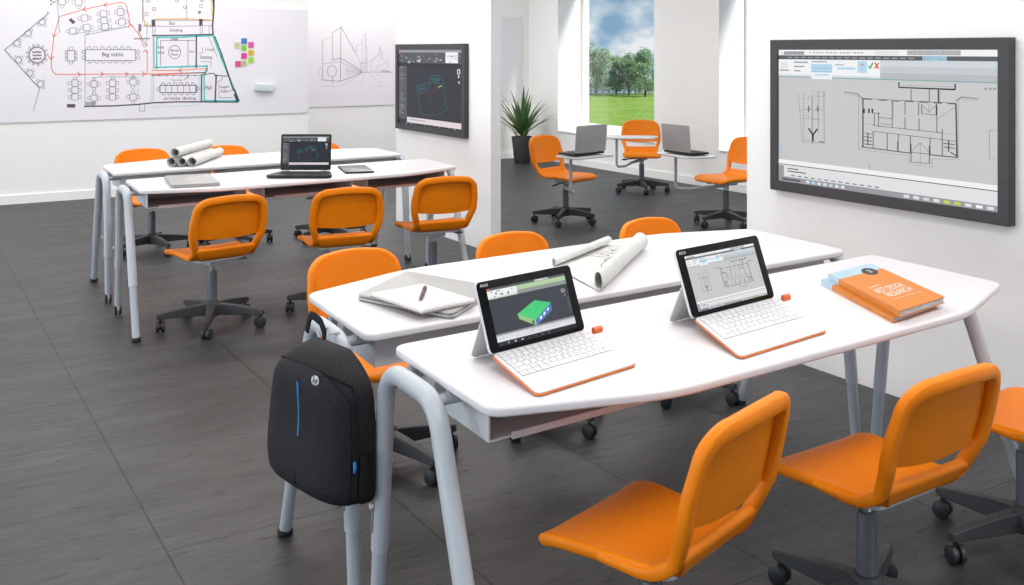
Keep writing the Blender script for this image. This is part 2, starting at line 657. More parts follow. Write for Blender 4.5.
# red route
S.line([(205, 72.6), (146, 74), (112, 74), (58, 74.4), (54.5, 73.4), (52.3, 70.5), (51.2, 66), (51.2, 58), (54, 36), (59.3, 16.5), (84, 9.3), (105, 4.8), (121, 2.2), (125, 3.3), (127, 7), (130, 24), (138, 33), (144.5, 47)], .8, INKR)
S.line([(146, 74), (147.2, 70), (147.3, 51)], .8, INKR)
S.line([(152, 70.4), (178, 70.4), (206, 68.6), (205.6, 72.4), (152, 75)], .8, INKR)
for a in ((53.9, 37, -.1, 1), (51.2, 59.5, 0, 1), (83, 9.6, -1, .25), (104, 5, -1, .2), (130, 23.5, -.2, -1), (145.8, 49.8, .3, -1), (80.5, 74.3, 1, 0), (103.5, 74.1, 1, 0), (128, 74, 1, 0), (145, 74, 1, 0), (179, 70.2, -1, 0)):
    arrow(*a)
# small tables, upper left
for x, y, ch in ((62, 1.5, 'lrd'), (78.5, 2, 'lrd'), (84.5, 18, 'lr'), (86.8, 27.5, 'lrd'), (73, 31, 'lr'), (103.5, 13.5, 'lr'), (104, 20.5, 'lr'), (105, 27, 'lr'), (120.5, 12, 'lru'), (122, 22, 'lru')):
    table_sq(x, y, 3.2, -4, ch)
S.quad([(68.5, 20), (71, 18), (75.6, 22), (73, 24.2)], INKK)
S.line([(72, 34), (90, 31.5), (126, 26.6)], .6, INKB)
S.line([(85, 106), (85, 35), (130, 26.4)], .5, INKG)
# the long table
S.line([(85.5, 49.6), (135.5, 49.6), (135.5, 60.5), (85.5, 60.5)], .7, INKG, True)
for k in range(7):
    S.circ((89 + 6.6 * k, 49.4), 2.1, 3.0, .5, INKG, 180, 360, 8)
    S.circ((90 + 6.6 * k, 60.7), 2.1, 2.4, .5, INKG, 0, 180, 8)
for y in (52, 57.5):
    S.circ((83.4, y), 1.6, 1.9, .5, INKG, n=9); S.circ((138, y), 1.6, 1.9, .5, INKG, n=9)
S.text('Big table', 101.5, 56.2, 4.0, INKK, 22)
S.line([(67.5, 50.5), (74.5, 50.5), (74.5, 61), (67.5, 61)], .6, INKG, True)
for k in range(3):
    S.circ((66.3, 52 + 3.6 * k), 1.4, 1.5, .45, INKG, n=8); S.circ((75.8, 52 + 3.6 * k), 1.4, 1.5, .45, INKG, n=8)
S.circ((71, 48.6), 2.2, 1.8, .45, INKG, n=9); S.circ((71, 62.6), 2.0, 1.6, .45, INKG, n=9)
# lower rows of tables
for x, ys, ch in ((75, (83, 90, 97), 'lr'), (94, (84, 98), 'lrud'), (112.5, (83, 90, 97), 'lr'), (133, (82, 97), 'lrud')):
    for y in ys:
        table_sq(x, y, 3.1, 0, ch)
    S.circ((x, ys[0] - 4.6), 1.7, 1.7, .45, INKG, n=9)
S.rect(67, 104, 75.2, 107.6, INKK)
S.rect(85.4, 102.4, 95, 105.4, INKL)
S.line([(85.2, 102.3), (95, 102.3), (95, 105.5)], .5, INKG)
S.line([(84.5, 106.4), (115, 105.8), (138, 104.4), (153, 102.8), (176, 101.8), (237, 102)], 1.3, INKK)
S.line([(139.6, 104.6), (139.6, 111), (144.6, 111), (144.6, 104.5)], .5, INKG)
S.line([(66.4, 96), (67.6, 80)], .4, INKC)
S.line([(96, 77.3), (112, 76.6), (137, 77)], .5, INKB)
S.line([(138.4, 77), (138.2, 96)], .7, INKC)
# right-hand plan
S.line([(143, -2), (143.4, 19.6)], 1.0, INKY)
S.line([(142.4, -2), (142.7, 22)], .6, INKG)
S.line([(155, 19.2), (186, 18.8), (212, 20)], 1.2, INKY)
S.line([(211.2, -2), (213, 20)], 1.0, INKY)
S.line([(144.6, 20), (144.6, 25), (152, 25.2)], 1.0, INKY)
S.line([(213.8, -3), (213.9, 8), (213.1, 19.8), (212.4, 26), (213.2, 34.6)], 1.5, INKK)
S.line([(186.8, -2), (186.9, 18.6)], .5, INKG)
for x, y in ((148.3, .6), (177, 0), (202, -.2), (154, 9), (146.5, 14), (185, 6.9), (201, 5.8)):
    S.circ((x, y), 1.7, 1.8, .5, INKG, n=10)
S.circ((199.5, 12.3), .9, .8, .9, INKL)
S.rect(151.6, 19.6, 155.2, 26.6, INKK)
S.rect(199.2, 19, 202.6, 25.4, INKK)
S.line([(155, 20.2), (211, 20.6)], .5, INKG)
S.line([(143, 26.3), (178, 26.2), (211, 25.4)], .5, INKG)
for x in (152.7, 155, 200.2, 202.4, 209):
    S.line([(x, 26), (x, 35)], .5, INKG)
S.line([(152.6, 35.6), (190, 35), (213, 34.4)], 1.3, INKK)
S.text('Bar', 169, 24.8, 3.6, INKK, 6.5)
S.text('Seating', 169.4, 31.4, 3.0, INKK, 13)
S.line([(153.6, 36), (153.8, 68)], 1.7, INKL)
S.line([(156.6, 68), (156.8, 37.4), (184, 37), (212, 35.4)], 1.5, INKT)
S.line([(155.4, 67.4), (207, 66), (207.2, 70), (204, 75.4), (204.4, 100.6), (238.8, 100.6), (234.5, 90)], 1.4, INKT)
S.line([(213, 36), (221, 57), (239, 101)], 1.6, INKT)
S.line([(208.4, 36), (217, 56.5)], .5, INKG)
S.line([(214.6, 36.2), (222, 55), (233.4, 90.5)], 1.3, INKK)
S.line([(234.4, 94.5), (237.4, 101.8)], 1.6, INKK)
S.line([(196.4, 36), (196.2, 67.6)], 1.4, INKK)
S.line([(160.5, 65.4), (160.5, 41), (160.5, 40.4), (195, 40.4)], .6, INKG)
S.line([(188, 40.4), (188, 67)], .6, INKG)
S.circ((174.6, 52), 6, 6.6, .6, INKG, n=24)
S.text('dance', 170, 51.4, 2.8, INKK, 9)
S.text('floor', 171, 55.6, 2.8, INKK, 7.4)
S.text('stage', 170.4, 39.9, 2.8, INKK, 8)
S.text('kids', 157.8, 48.4, 2.8, INKK, 6.5)
S.text('play', 158, 53.4, 2.8, INKK, 6.5)
S.text('bar', 189.4, 52.4, 2.6, INKK, 5)
S.text('Lounge', 205, 50.4, 2.8, INKK, 9)
S.text('Seating', 200, 58.6, 3.4, INKK, 12)
S.line([(202.4, 47), (202.4, 53), (198.6, 53)], .5, INKG)
S.line([(201, 61.5), (211, 61.5), (211, 67)], .5, INKG)
S.line([(201.6, 75), (201.4, 102)], 1.5, INKK)
S.line([(216.2, 75), (215.2, 102)], 1.5, INKK)
S.line([(202, 74.6), (208, 74), (209, 73.4), (214, 73.4), (215, 75.6), (228, 76)], .8, INKK)
S.circ((215.6, 76), 7, 6.4, .5, INKG, 0, 80, 8)
S.line([(219, 84), (219, 97.6), (232, 97.6)], .5, INKG)
S.line([(232, 90.6), (225, 91.4), (225, 88)], .5, INKG)
S.text('Hall', 205, 89.4, 4.2, INKK, 6.5)
S.text('squash', 220, 87.8, 2.6, INKK, 9)
S.text('floor', 221, 92.4, 2.6, INKK, 7)
S.line([(152.6, 75.6), (201, 75.2)], .5, INKG)
for k in range(7):
    S.rect(151.8 + 7.1 * k, 75, 153 + 7.1 * k, 76.2, INKK)
S.text('Terrace', 171, 81, 2.4, INKG, 11)
S.line([(184.4, 79.6), (188.6, 75.6), (187.6, 78.6)], .5, INKG)
S.line([(160, 85.4), (196.6, 85.2), (196.6, 92.4), (160, 92.6)], .7, INKK, True)
for k in range(6):
    S.line([(165.6 + 6 * k, 85.3), (165.6 + 6 * k, 92.5)], .6, INKG)
    S.circ((163 + 6 * k, 85), 1.7, 2.6, .5, INKG, 180, 360, 8)
    S.circ((163.5 + 6 * k, 92.8), 1.7, 2.2, .5, INKG, 0, 180, 8)
S.circ((158.4, 89), 1.3, 1.8, .5, INKG, n=9); S.circ((198.2, 88.6), 1.2, 1.8, .5, INKG, n=9)
S.text('private dining', 164, 99.6, 3.2, INKK, 32)
S.line([(151.2, 72), (151, 105)], .6, INKC)
S.line([(153.2, 76), (153.2, 101)], .4, INKG)
S.line([(198.9, 75), (198.8, 105)], .8, INKC)
S.line([(152, 107), (198, 105)], .5, INKC)
S.line([(141, 24.5), (139, 32), (146.6, 46)], .5, INKK)
S.rect(138.4, 24, 141.4, 31.4, INKG)
S.line([(147, 22), (146.8, 46)], .5, INKG)
scribble(134, 38.6, 16, 1.4, 12, INKK, .6)
S.line([(213.5, -4), (213.9, 8)], 1.4, INKK)
o = S.build('marker_drawing', wb)
o.matrix_parent_inverse = Matrix.Translation((0, -YL, -.772))
o['kind'] = 'thing'

# sticky notes on the board
NOTES = [(244.1, 41.1, (.03, .19, .52), 'sticky_blue', 'deep blue sticky note at the top of the note cluster on the whiteboard'),
         (251.0, 44.8, (.75, .06, .36), 'sticky_pink', 'pink sticky note directly right of the blue note on the whiteboard'),
         (237.2, 45.2, (.60, .62, .38), 'sticky_pale', 'pale yellow sticky note at the upper left of the note cluster'),
         (243.9, 48.0, (.27, .60, .04), 'sticky_green', 'green sticky note directly under the blue note on the whiteboard'),
         (251.0, 52.6, (.72, .50, .01), 'sticky_yellow', 'mustard yellow sticky note between the pink and lime notes'),
         (244.0, 55.9, (.72, .03, .28), 'sticky_magenta', 'magenta sticky note in the middle column below the green note'),
         (251.1, 59.9, (.33, .72, .05), 'sticky_lime', 'lime green sticky note at the lower right of the note cluster'),
         (238.0, 63.9, (.72, .03, .28), 'sticky_magenta', 'magenta sticky note at the lower left end of the note cluster'),
         (244.1, 63.2, (.52, .55, .26), 'sticky_olive', 'olive beige sticky note at the bottom, beside a magenta note')]
for k, (u, v, c, mn, lab) in enumerate(NOTES):
    p = on_y(u, v, YL - .014)
    m = mat(mn, c, rough=.7)
    mb = MB(); s = .030
    mb.mi = 0
    mb.shell(lambda a, b: ((a - .5) * 2 * s, -.004 * (1 - b) ** 2, (b - .5) * 2 * s), 4, 4, .0015)
    mb.mi = 1
    for q in range(3):
        mb.box(-.02, -.0062 + .001 * q, -.011 + .011 * q, .02 - .006 * q, -.0052 + .001 * q, -.008 + .011 * q)
    o = mb.build('sticky_note', [m, INKG])
    o.location = p
    o.rotation_euler = (0, R(random.uniform(-3, 3)), 0)
    tag(o, lab, 'sticky note', 'sticky notes on the whiteboard')

p = on_y(263.5, 87.6, YL - .013)
er = empty('whiteboard_eraser', p)
er.rotation_euler = (0, R(5), 0)
tag(er, 'pale grey block eraser sticking to the whiteboard right of the plan', 'eraser')
mb = MB(); mb.X = Matrix.Rotation(R(90), 4, 'X')
mb.slab(rect(-.098, -.042, .098, .042, .018), .004, .04, .008)
mb.build('holder', mat('eraser_shell', (.62, .67, .72), rough=.4), er)
mb = MB(); mb.X = Matrix.Rotation(R(90), 4, 'X')
mb.slab(rect(-.094, -.038, .094, .038, .014), 0.0, .006, .001)
mb.build('felt', mat('eraser_felt', (.33, .35, .38), rough=.9), er)

# second whiteboard with the street sketch
wb2 = empty('whiteboard', (0, YB, .772))
tag(wb2, 'recessed wall whiteboard with a grey perspective sketch of city buildings', 'whiteboard')
mb = MB(); mb.box(3.93, -.012, 0, 7.316, -.001, 1.135)
mb.build('board', mat('whiteboard_film_recess', (.77, .75, .80), rough=.3, spec=.3), wb2, ang=0)
_f = board_sheet(YB - .0135)
S = Sheet(lambda a, b: _f(300 + a / 5.32, b / 5.32), INKS)


def sk(w, m, *pts):
    S.line(pts, w, m)


sk(2.2, INKG, (119, 215), (120, 425)); sk(2.4, INKG, (172, 172), (174, 322)); sk(3, INKG, (218, 140), (215, 432))
sk(2, INKL, (119, 215), (172, 194)); sk(2.2, INKG, (172, 175), (220, 143)); sk(2.6, INKG, (219, 146), (260, 218), (290, 272))
sk(1.6, INKL, (290, 272), (322, 335)); sk(2, INKG, (120, 341), (215, 326)); sk(3, INKG, (170, 316), (215, 311), (270, 340), (330, 380))
sk(2, INKG, (216, 330), (328, 384)); sk(3, INKG, (115, 425), (210, 433), (270, 412), (330, 386))
S.circ((170, 378), 24, 30, 2.4, INKG, n=24); S.circ((113, 383), 13, 22, 1.4, INKL, n=20)
sk(2.6, INKG, (173, 408), (174, 446)); sk(1.6, INKL, (118, 461), (210, 459), (270, 430), (330, 390))
sk(2, INKG, (325, 386), (400, 383), (490, 386))
sk(1.4, INKL, (280, 235), (281, 262), (298, 275), (300, 248), (318, 236), (330, 233), (331, 204), (350, 176), (351, 250))
sk(2, INKG, (350, 176), (350, 334)); sk(1.4, INKL, (333, 262), (357, 250), (358, 384)); sk(1.4, INKL, (331, 204), (332, 334)); sk(1.6, INKL, (298, 248), (304, 300))
for k in range(6): sk(1.2, INKL, (322 + 6 * k, 336), (322 + 6 * k, 384))
sk(2, INKG, (321, 336), (358, 336))
sk(2, INKG, (376, 326), (418, 292)); sk(1.6, INKG, (378, 326), (378, 382)); sk(1.4, INKL, (418, 292), (424, 246), (436, 282), (441, 322)); sk(1.4, INKL, (424, 246), (424, 320)); sk(1.4, INKL, (432, 268), (434, 318))
sk(1.4, INKL, (408, 347), (440, 344), (466, 318), (470, 366), (440, 372)); sk(1.6, INKL, (410, 347), (410, 388)); sk(1.4, INKL, (395, 366), (395, 386))
sk(4, INKG, (430, 380), (446, 376), (460, 381), (476, 378))
sk(1.2, INKL, (345, 392), (324, 462)); sk(1.2, INKL, (370, 394), (434, 440)); sk(1.2, INKL, (400, 392), (452, 408)); sk(1.2, INKL, (372, 462), (460, 458))
for k in range(9):
    x = 244 + 8.5 * k
    sk(1.2, INKL, (x, 352 + 4 * k * .9), (x, 412 - 2.6 * k))
for k in range(3):
    sk(1.2, INKL, (244, 366 + 13 * k), (326, 384 + .8 * k))
o = S.build('marker_drawing', wb2)
o.matrix_parent_inverse = Matrix.Translation((0, -YB, -.772))

# ================================================================== screens (drawn in 0..1 coordinates, b downwards)
E_ = dict(
    grey=emit('screen_grey', (197, 197, 197)), white=emit('screen_white', (238, 239, 240)), lgrey=emit('screen_light_grey', (222, 223, 225)),
    mid=emit('screen_mid_grey', (150, 152, 155)), dark=emit('screen_dark_grey', (84, 88, 92)), ink=emit('screen_ink', (42, 44, 48)), thin=emit('screen_thin_ink', (118, 120, 124)),
    teal=emit('screen_teal', (120, 168, 164)), blue=emit('screen_pale_blue', (178, 212, 232)), blue2=emit('screen_blue', (120, 170, 205)),
    green=emit('screen_green', (104, 176, 74)), red=emit('screen_red', (226, 98, 78)), yel=emit('screen_yellow', (196, 206, 80)), mag=emit('screen_magenta', (176, 82, 170)),
    r1=emit('screen_ribbon_a', (204, 211, 216)), r2=emit('screen_ribbon_b', (192, 198, 202)), r3=emit('screen_ribbon_c', (180, 184, 187)),
    navy=emit('screen_navy', (33, 37, 48)), pan=emit('screen_panel', (78, 80, 84)), pan2=emit('screen_panel_light', (112, 114, 118)), blk=emit('screen_black', (22, 24, 28)),
    cadg=emit('screen_cad_green', (44, 92, 78)), cadt=emit('screen_cad_teal', (52, 120, 128)), cadr=emit('screen_cad_brown', (110, 66, 48)), cadb=emit('screen_cad_violet', (70, 84, 130)), pinkw=emit('screen_pink_white', (224, 210, 214)),
    slate=emit('screen_slate', (58, 61, 68)), roof=emit('screen_roof_green', (70, 204, 122)), roof2=emit('screen_roof_dark_green', (66, 199, 120)), side=emit('screen_side_olive', (150, 196, 130)), sideb=emit('screen_side_blue', (74, 120, 190)),
    rg=emit('screen_ribbon_green', (178, 204, 160)), rg2=emit('screen_ribbon_grey', (140, 150, 146)))
EM = list(E_.values())


def c4(X, Y):
    """photo position of a mark on the big display -> 0..1 on its picture area"""
    p = on_x(760 + X / 2.659, 20 + Y / 2.659, 3.567)
    return ((3.392 - p.y) / (3.392 - 2.289), (1.466 - p.z) / (1.466 - .842))


def cad_light(S, detail=True):
    L = lambda w, m, *pts: S.line([c4(*q) for q in pts], w, E_[m])
    def Q(m, x0, y0, x1, y1):
        a, b = c4(x0, y0), c4(x1, y1)
        S.rect(a[0], a[1], b[0], b[1], E_[m])
    S.rect(0, 0, 1, 1, E_['grey'])
    S.lift = 1
    S.rect(0, 0, 1, .042, E_['white'])
    S.rect(0, .042, 1, .072, E_['dark'])
    S.rect(.700, .040, .800, .074, E_['blue'])
    S.rect(0, .072, .515, .200, E_['white'])
    S.rect(.515, .072, 1, .115, E_['r1']); S.rect(.515, .115, 1, .160, E_['r2']); S.rect(.515, .160, 1, .200, E_['r3'])
    S.rect(0, .200, 1, .207, E_['teal'])
    S.rect(0, .186, .515, .200, E_['r1'])
    S.rect(.49, .008, .60, .036, E_['lgrey']); S.rect(.635, .004, .855, .036, E_['mid'])
    S.rect(.03, .012, .14, .038, E_['thin'])
    S.quad([(.008, .045), (.02, .016), (.032, .045)], E_['mag'])
    S.lift = 2
    for k in range(17):
        S.rect(.05 + .037 * k, .053, .05 + .037 * k + .024, .062, E_['mid'])
    for k in range(16):
        S.rect(.17 + .017 * k, .018, .17 + .017 * k + (.012 if k % 4 else .006), .026, E_['mid'])
    S.rect(.012, .095, .05, .14, E_['lgrey']); S.rect(.005, .150, .06, .160, E_['mid'])
    for k in range(3):
        S.rect(.085, .088 + .032 * k, .16 - .02 * k, .098 + .032 * k, E_['mid'])
    S.rect(.178, .105, .285, .165, E_['blue']); S.rect(.178, .132, .285, .137, E_['blue2']); S.rect(.178, .158, .285, .163, E_['blue2'])
    S.rect(.31, .125, .40, .142, E_['blue']); S.rect(.41, .080, .455, .162, E_['blue']); S.rect(.425, .1, .44, .11, E_['red'])
    S.rect(.30, .105, .345, .112, E_['mid']); S.rect(.18, .084, .26, .092, E_['mid'])
    S.rect(.178, .165, .285, .215, E_['white']); S.rect(.195, .176, .27, .19, E_['blue'])
    S.line([(.463, .115), (.470, .128), (.482, .090)], .008, E_['green'])
    S.line([(.492, .092), (.508, .128)], .008, E_['red']); S.line([(.508, .092), (.492, .128)], .008, E_['red'])
    # bottom of the window
    S.rect(0, .835, 1, .868, E_['white']); S.rect(0, .868, 1, .874, E_['dark'])
    S.rect(0, .874, 1, .962, E_['lgrey']); S.rect(0, .962, 1, 1, E_['mid'])
    S.lift = 3
    S.rect(.0, .88, .03, .962, E_['mid']); S.rect(.05, .895, .11, .903, E_['dark']); S.rect(.05, .915, .15, .923, E_['dark'])
    for k in range(13):
        S.rect(.07 + .035 * k, .945, .07 + .035 * k + .022, .953, E_['thin'])
    S.rect(.02, .975, .12, .99, E_['dark'])
    for k in range(7):
        S.rect(.15 + .03 * k, .972, .15 + .03 * k + .018, .992, E_[('lgrey', 'blue', 'lgrey')[k % 3]])
    for k in range(9):
        S.rect(.62 + .042 * k, .972, .62 + .042 * k + .025, .992, E_[('lgrey', 'lgrey', 'r1', 'lgrey', 'yel', 'yel', 'lgrey', 'white', 'lgrey')[k]])
    # elevation at the left of the drawing
    S.lift = 1
    w, t = .0028, .0018
    L(t, 'thin', (103, 195), (113, 325), (170, 328)); L(t, 'thin', (116, 195), (116, 320)); L(w, 'ink', (139, 200), (139, 330)); L(w, 'thin', (155, 190), (155, 300)); L(w, 'thin', (170, 188), (171, 328))
    L(t, 'thin', (137, 187), (171, 190), (171, 203), (137, 200)); L(t, 'thin', (103, 238), (168, 240)); L(t, 'thin', (139, 265), (160, 267)); L(w, 'ink', (139, 262), (158, 264))
    for x in (130, 154):
        L(.005, 'ink', (x, 228), (x, 244)); L(.004, 'ink', (x - 5, 236), (x + 5, 236))
    L(t, 'thin', (117, 208), (130, 208), (130, 200)); L(t, 'thin', (117, 262), (130, 262), (130, 254), (117, 254))
    L(.009, 'ink', (130, 289), (141, 306), (141, 322)); L(.009, 'ink', (152, 291), (141, 306)); L(t, 'thin', (113, 317), (132, 320))
    L(.006, 'ink', (158, 324), (169, 326)); L(t, 'thin', (112, 323), (160, 326))
    L(t, 'blue2', (55, 330), (57, 370), (72, 374), (55, 330))
    L(.002, 'thin', (290, 382), (290, 404)); L(.005, 'ink', (323, 408), (334, 410))
    # floor plan
    k1, k2 = .0058, .0032
    L(t, 'thin', (262, 205), (262, 345), (395, 362), (395, 383), (455, 392), (455, 370), (524, 372), (524, 212))
    L(.006, 'thin', (224, 190), (258, 195), (270, 206)); L(t, 'thin', (224, 196), (256, 200), (268, 210))
    L(.006, 'thin', (520, 212), (534, 203), (576, 208)); L(t, 'thin', (534, 209), (576, 213))
    L(k2, 'ink', (270, 207), (518, 220)); L(k1, 'ink', (273, 208), (273, 338)); L(k1, 'ink', (518, 222), (521, 364)); L(k1, 'ink', (270, 338), (400, 355)); L(k1, 'ink', (450, 359), (521, 366))
    for x, y in ((275, 209), (316, 212), (348, 214), (385, 215), (425, 217), (460, 219), (497, 221)):
        L(k1, 'dark', (x, y), (x + 20, y + 1))
    L(k2, 'ink', (300, 280), (482, 300)); L(k2, 'ink', (300, 296), (482, 318)); L(k2, 'ink', (482, 290), (482, 364))
    for x, y0, y1 in ((314, 245, 284), (350, 216, 285), (353, 216, 262), (384, 216, 250), (384, 258, 290), (420, 217, 252), (421, 262, 294), (468, 222, 298), (303, 246, 280)):
        L(k2 if x != 353 else t, 'ink' if x != 353 else 'thin', (x, y0), (x, y1))
    for x, y0, y1 in ((300, 297, 341), (337, 300, 346), (366, 304, 350), (398, 307, 354), (450, 313, 359)):
        L(k2, 'ink', (x, y0), (x, y1))
    L(k1, 'dark', (365, 325), (365, 347))
    L(k2, 'ink', (314, 258), (350, 262)); L(k2, 'ink', (320, 275), (345, 278)); L(t, 'thin', (273, 274), (302, 278)); L(k2, 'ink', (303, 246), (318, 248)); L(t, 'thin', (468, 262), (516, 230)); L(t, 'thin', (470, 298), (516, 304))
    L(k2, 'ink', (428, 222), (428, 248), (466, 252), (466, 224)); L(t, 'ink', (430, 226), (447, 244), (464, 226)); L(t, 'thin', (447, 222), (447, 246))
    for x in (276, 289, 298):
        L(.008, 'ink', (x, 236), (x, 246))
    L(k2, 'ink', (274, 300), (300, 304)); L(k1, 'dark', (276, 310), (297, 313)); L(k1, 'dark', (276, 320), (297, 323)); L(k1, 'dark', (286, 300), (286, 332)); L(k1, 'dark', (278, 330), (297, 332))
    L(k2, 'ink', (484, 318), (516, 322)); L(k1, 'dark', (486, 328), (514, 331)); L(k1, 'dark', (486, 338), (514, 341)); L(k1, 'dark', (499, 320), (499, 350)); L(k1, 'ink', (505, 352), (520, 362))
    L(k2, 'ink', (400, 330), (400, 378), (448, 383), (448, 335)); L(t, 'ink', (402, 348), (424, 326), (446, 350)); L(t, 'thin', (424, 326), (424, 385)); L(k2, 'ink', (400, 352), (450, 357))
    L(k1, 'ink', (368, 164), (368, 177), (516, 182), (516, 168)); L(k1, 'ink', (370, 178), (515, 184)); L(t, 'thin', (375, 172), (510, 176)); L(k2, 'ink', (400, 182), (400, 214)); L(k2, 'ink', (448, 183), (448, 216)); L(k1, 'ink', (472, 185), (472, 217)); L(t, 'thin', (476, 185), (476, 217))
    L(t, 'thin', (610, 292), (606, 292), (606, 370), (622, 373)); L(t, 'thin', (606, 292), (624, 294))
    if detail:
        for k in range(3):
            Q('mid', 592 + 12 * k, 178, 600 + 12 * k, 184)


def cad_dark(S, wide=True):
    S.rect(0, 0, 1, 1, E_['navy'])
    S.lift = 1
    S.rect(0, 0, 1, .035, E_['mid']); S.rect(0, .035, 1, .175, E_['pan']); S.rect(0, .175, 1, .215, E_['blk'])
    S.rect(0, .215, .145, .93, E_['pan'])
    S.rect(.145, .90, 1, .972, E_['pinkw']); S.rect(0, .972, 1, 1, E_['blk'])
    S.lift = 2
    S.rect(.005, .005, .03, .05, E_['red'])
    rnd = random.Random(5)
    for k in range(46):
        x = .03 + .92 * rnd.random(); y = .05 + .11 * rnd.random()
        S.rect(x, y, x + rnd.uniform(.01, .03), y + rnd.uniform(.008, .02), E_[rnd.choice(['mid', 'pan2', 'lgrey', 'blue2'])])
    S.rect(.755, .03, .935, .165, E_['white']); S.rect(.775, .075, .915, .085, E_['mid']); S.rect(.775, .11, .88, .118, E_['blue'])
    for k in range(26):
        y = .235 + .66 * k / 26
        S.rect(.015, y, .015 + rnd.uniform(.04, .11), y + .009, E_[rnd.choice(['pan2', 'mid', 'pan2'])])
    S.rect(.18, .925, .45, .935, E_['mid'])
    for k in range(12):
        S.rect(.05 + .075 * k, .98, .08 + .075 * k, .993, E_[rnd.choice(['pan', 'pan2', 'blue2'])])
    S.circ((.945, .27), .018, .03, .012, E_['lgrey']); S.rect(.935, .315, .955, .345, E_['lgrey']); S.circ((.95, .40), .008, .012, .008, E_['lgrey'])
    # the drawing: a tilted green plan
    def P(a, b): return (.30 + a * .42 + b * .06, .47 - a * .10 + b * .38)
    S.line([P(0, 0), P(1, 0), P(1, 1), P(.55, 1.12), P(0, 1)], .008, E_['cadg'], True)
    S.line([P(.05, .05), P(.05, .95)], .005, E_['cadg']); S.line([P(.95, .05), P(.95, .95)], .005, E_['cadg'])
    S.line([P(0, .32), P(.9, .28)], .006, E_['cadr']); S.line([P(.45, .3), P(.5, 1.1)], .004, E_['cadr'])
    for a, b in ((.05, .05), (.2, .05), (.52, -.12), (.62, -.2), (.7, -.05), (.12, .16), (.78, -.16), (.42, .02)):
        S.line([P(a, b), P(a + .11, b), P(a + .11, b + .12), P(a, b + .12)], .006, E_['cadt'], True)
    for a in (.3, .42, .74, .85):
        S.line([P(a, .02), P(a, .26)], .006, E_['cadb'])
    S.line([P(.8, .22), P(.92, .2)], .012, E_['yel']); S.line([P(-.2, .3), P(-.12, .5)], .004, E_['cadg'])


def cad_house(S):
    S.rect(0, 0, 1, 1, E_['slate'])
    S.lift = 1
    S.rect(0, 0, 1, .04, E_['dark']); S.rect(.6, .006, .78, .034, E_['white'])
    S.rect(0, .04, .36, .19, E_['white']); S.rect(.36, .04, 1, .12, E_['rg']); S.rect(.36, .12, 1, .19, E_['rg2'])
    S.rect(0, .165, .36, .19, E_['rg'])
    S.rect(.0, .79, 1, .89, E_['mid']); S.rect(0, .82, 1, .89, E_['white']); S.rect(0, .89, 1, .925, E_['lgrey']); S.rect(0, .925, 1, 1, E_['blk'])
    S.lift = 2
    S.rect(.005, .005, .035, .05, E_['red'])
    rnd = random.Random(3)
    for k in range(22):
        x = .02 + .31 * rnd.random(); y = .055 + .09 * rnd.random()
        S.rect(x, y, x + .02, y + .02, E_[rnd.choice(['mid', 'thin', 'lgrey'])])
    for k in range(8):
        S.rect(.03 + .085 * k, .95, .05 + .085 * k, .975, E_[rnd.choice(['pan', 'blue2', 'lgrey', 'pan2'])])
    S.circ((.93, .30), .018, .028, .02, E_['mid']); S.line([(.93, .40), (.95, .37)], .012, E_['mid']); S.rect(.955, .42, .985, .72, E_['pan'])
    S.quad([(.30, .53), (.545, .36), (.74, .46), (.505, .70)], E_['roof'])
    S.quad([(.30, .53), (.505, .70), (.505, .80), (.31, .62)], E_['side'])
    S.quad([(.505, .70), (.74, .46), (.735, .60), (.505, .80)], E_['sideb'])
    S.lift = 3
    S.quad([(.545, .36), (.74, .46), (.52, .53)], E_['roof2'])
    for k in range(3):
        a = .56 + .055 * k
        S.quad([(a, .72 - .06 * k), (a + .03, .69 - .06 * k), (a + .03, .64 - .055 * k), (a, .67 - .055 * k)], E_['white'])
    S.quad([(.46, .69), (.48, .705), (.48, .77), (.46, .755)], E_['navy'])
    S.line([(.30, .53), (.08, .62)], .004, E_['pan']); S.line([(.74, .46), (.93, .40)], .004, E_['pan']); S.line([(.505, .8), (.42, .86)], .004, E_['cadg'])


def display(name, xf, y_hi, y_lo, z0, z1, depth, draw, label, bezel=.047):
    """wall display whose picture faces -x"""
    root = empty(name, (xf + depth, (y_hi + y_lo) / 2, z0))
    tag(root, label, 'wall screen')
    w, h = y_hi - y_lo, z1 - z0
    T = Matrix(((0, 0, -1, 0), (-1, 0, 0, 0), (0, 1, 0, 0), (0, 0, 0, 1)))   # (a right, b up, n out) -> world
    out = rect(-w / 2, 0, w / 2, h, .004, 2)
    inn = rect(-w / 2 + bezel, bezel, w / 2 - bezel, h - bezel, .002, 2)
    mb = MB(); mb.X = T
    n = len(out)
    vs = [(p[0], p[1], .002) for p in out] + [(p[0], p[1], depth - .003) for p in out] + [(p[0], p[1], depth) for p in inset(out, .003)] + [(p[0], p[1], depth) for p in inn] + [(p[0], p[1], depth - .012) for p in inn]
    fs = [tuple(range(n - 1, -1, -1))]
    for j in range(4):
        for i in range(n):
            k = (i + 1) % n
            fs.append((j * n + i, j * n + k, (j + 1) * n + k, (j + 1) * n + i))
    fs.append(tuple(4 * n + i for i in range(n)))
    mb.add(vs, fs)
    mb.build('frame', TVF, root, ang=30)
    S = Sheet(None, EM)
    W, H = w - 2 * bezel, h - 2 * bezel
    S.fn = lambda a, b: T @ Vector((-w / 2 + bezel + a * W, h - bezel - b * H, depth - .0115 + .0004 * S.lift))
    draw(S)
    S.build('screen', root)
    return root


display('wall_display', 3.567, 3.452, 2.243, .797, 1.508, .041, cad_light, 'large wall screen showing a building floor plan, grey background, over the white table')
display('wall_display', 3.65, 7.82, 6.605, .797, 1.508, .038, cad_dark, 'wall screen on the pillar showing a dark drawing program with green outline')

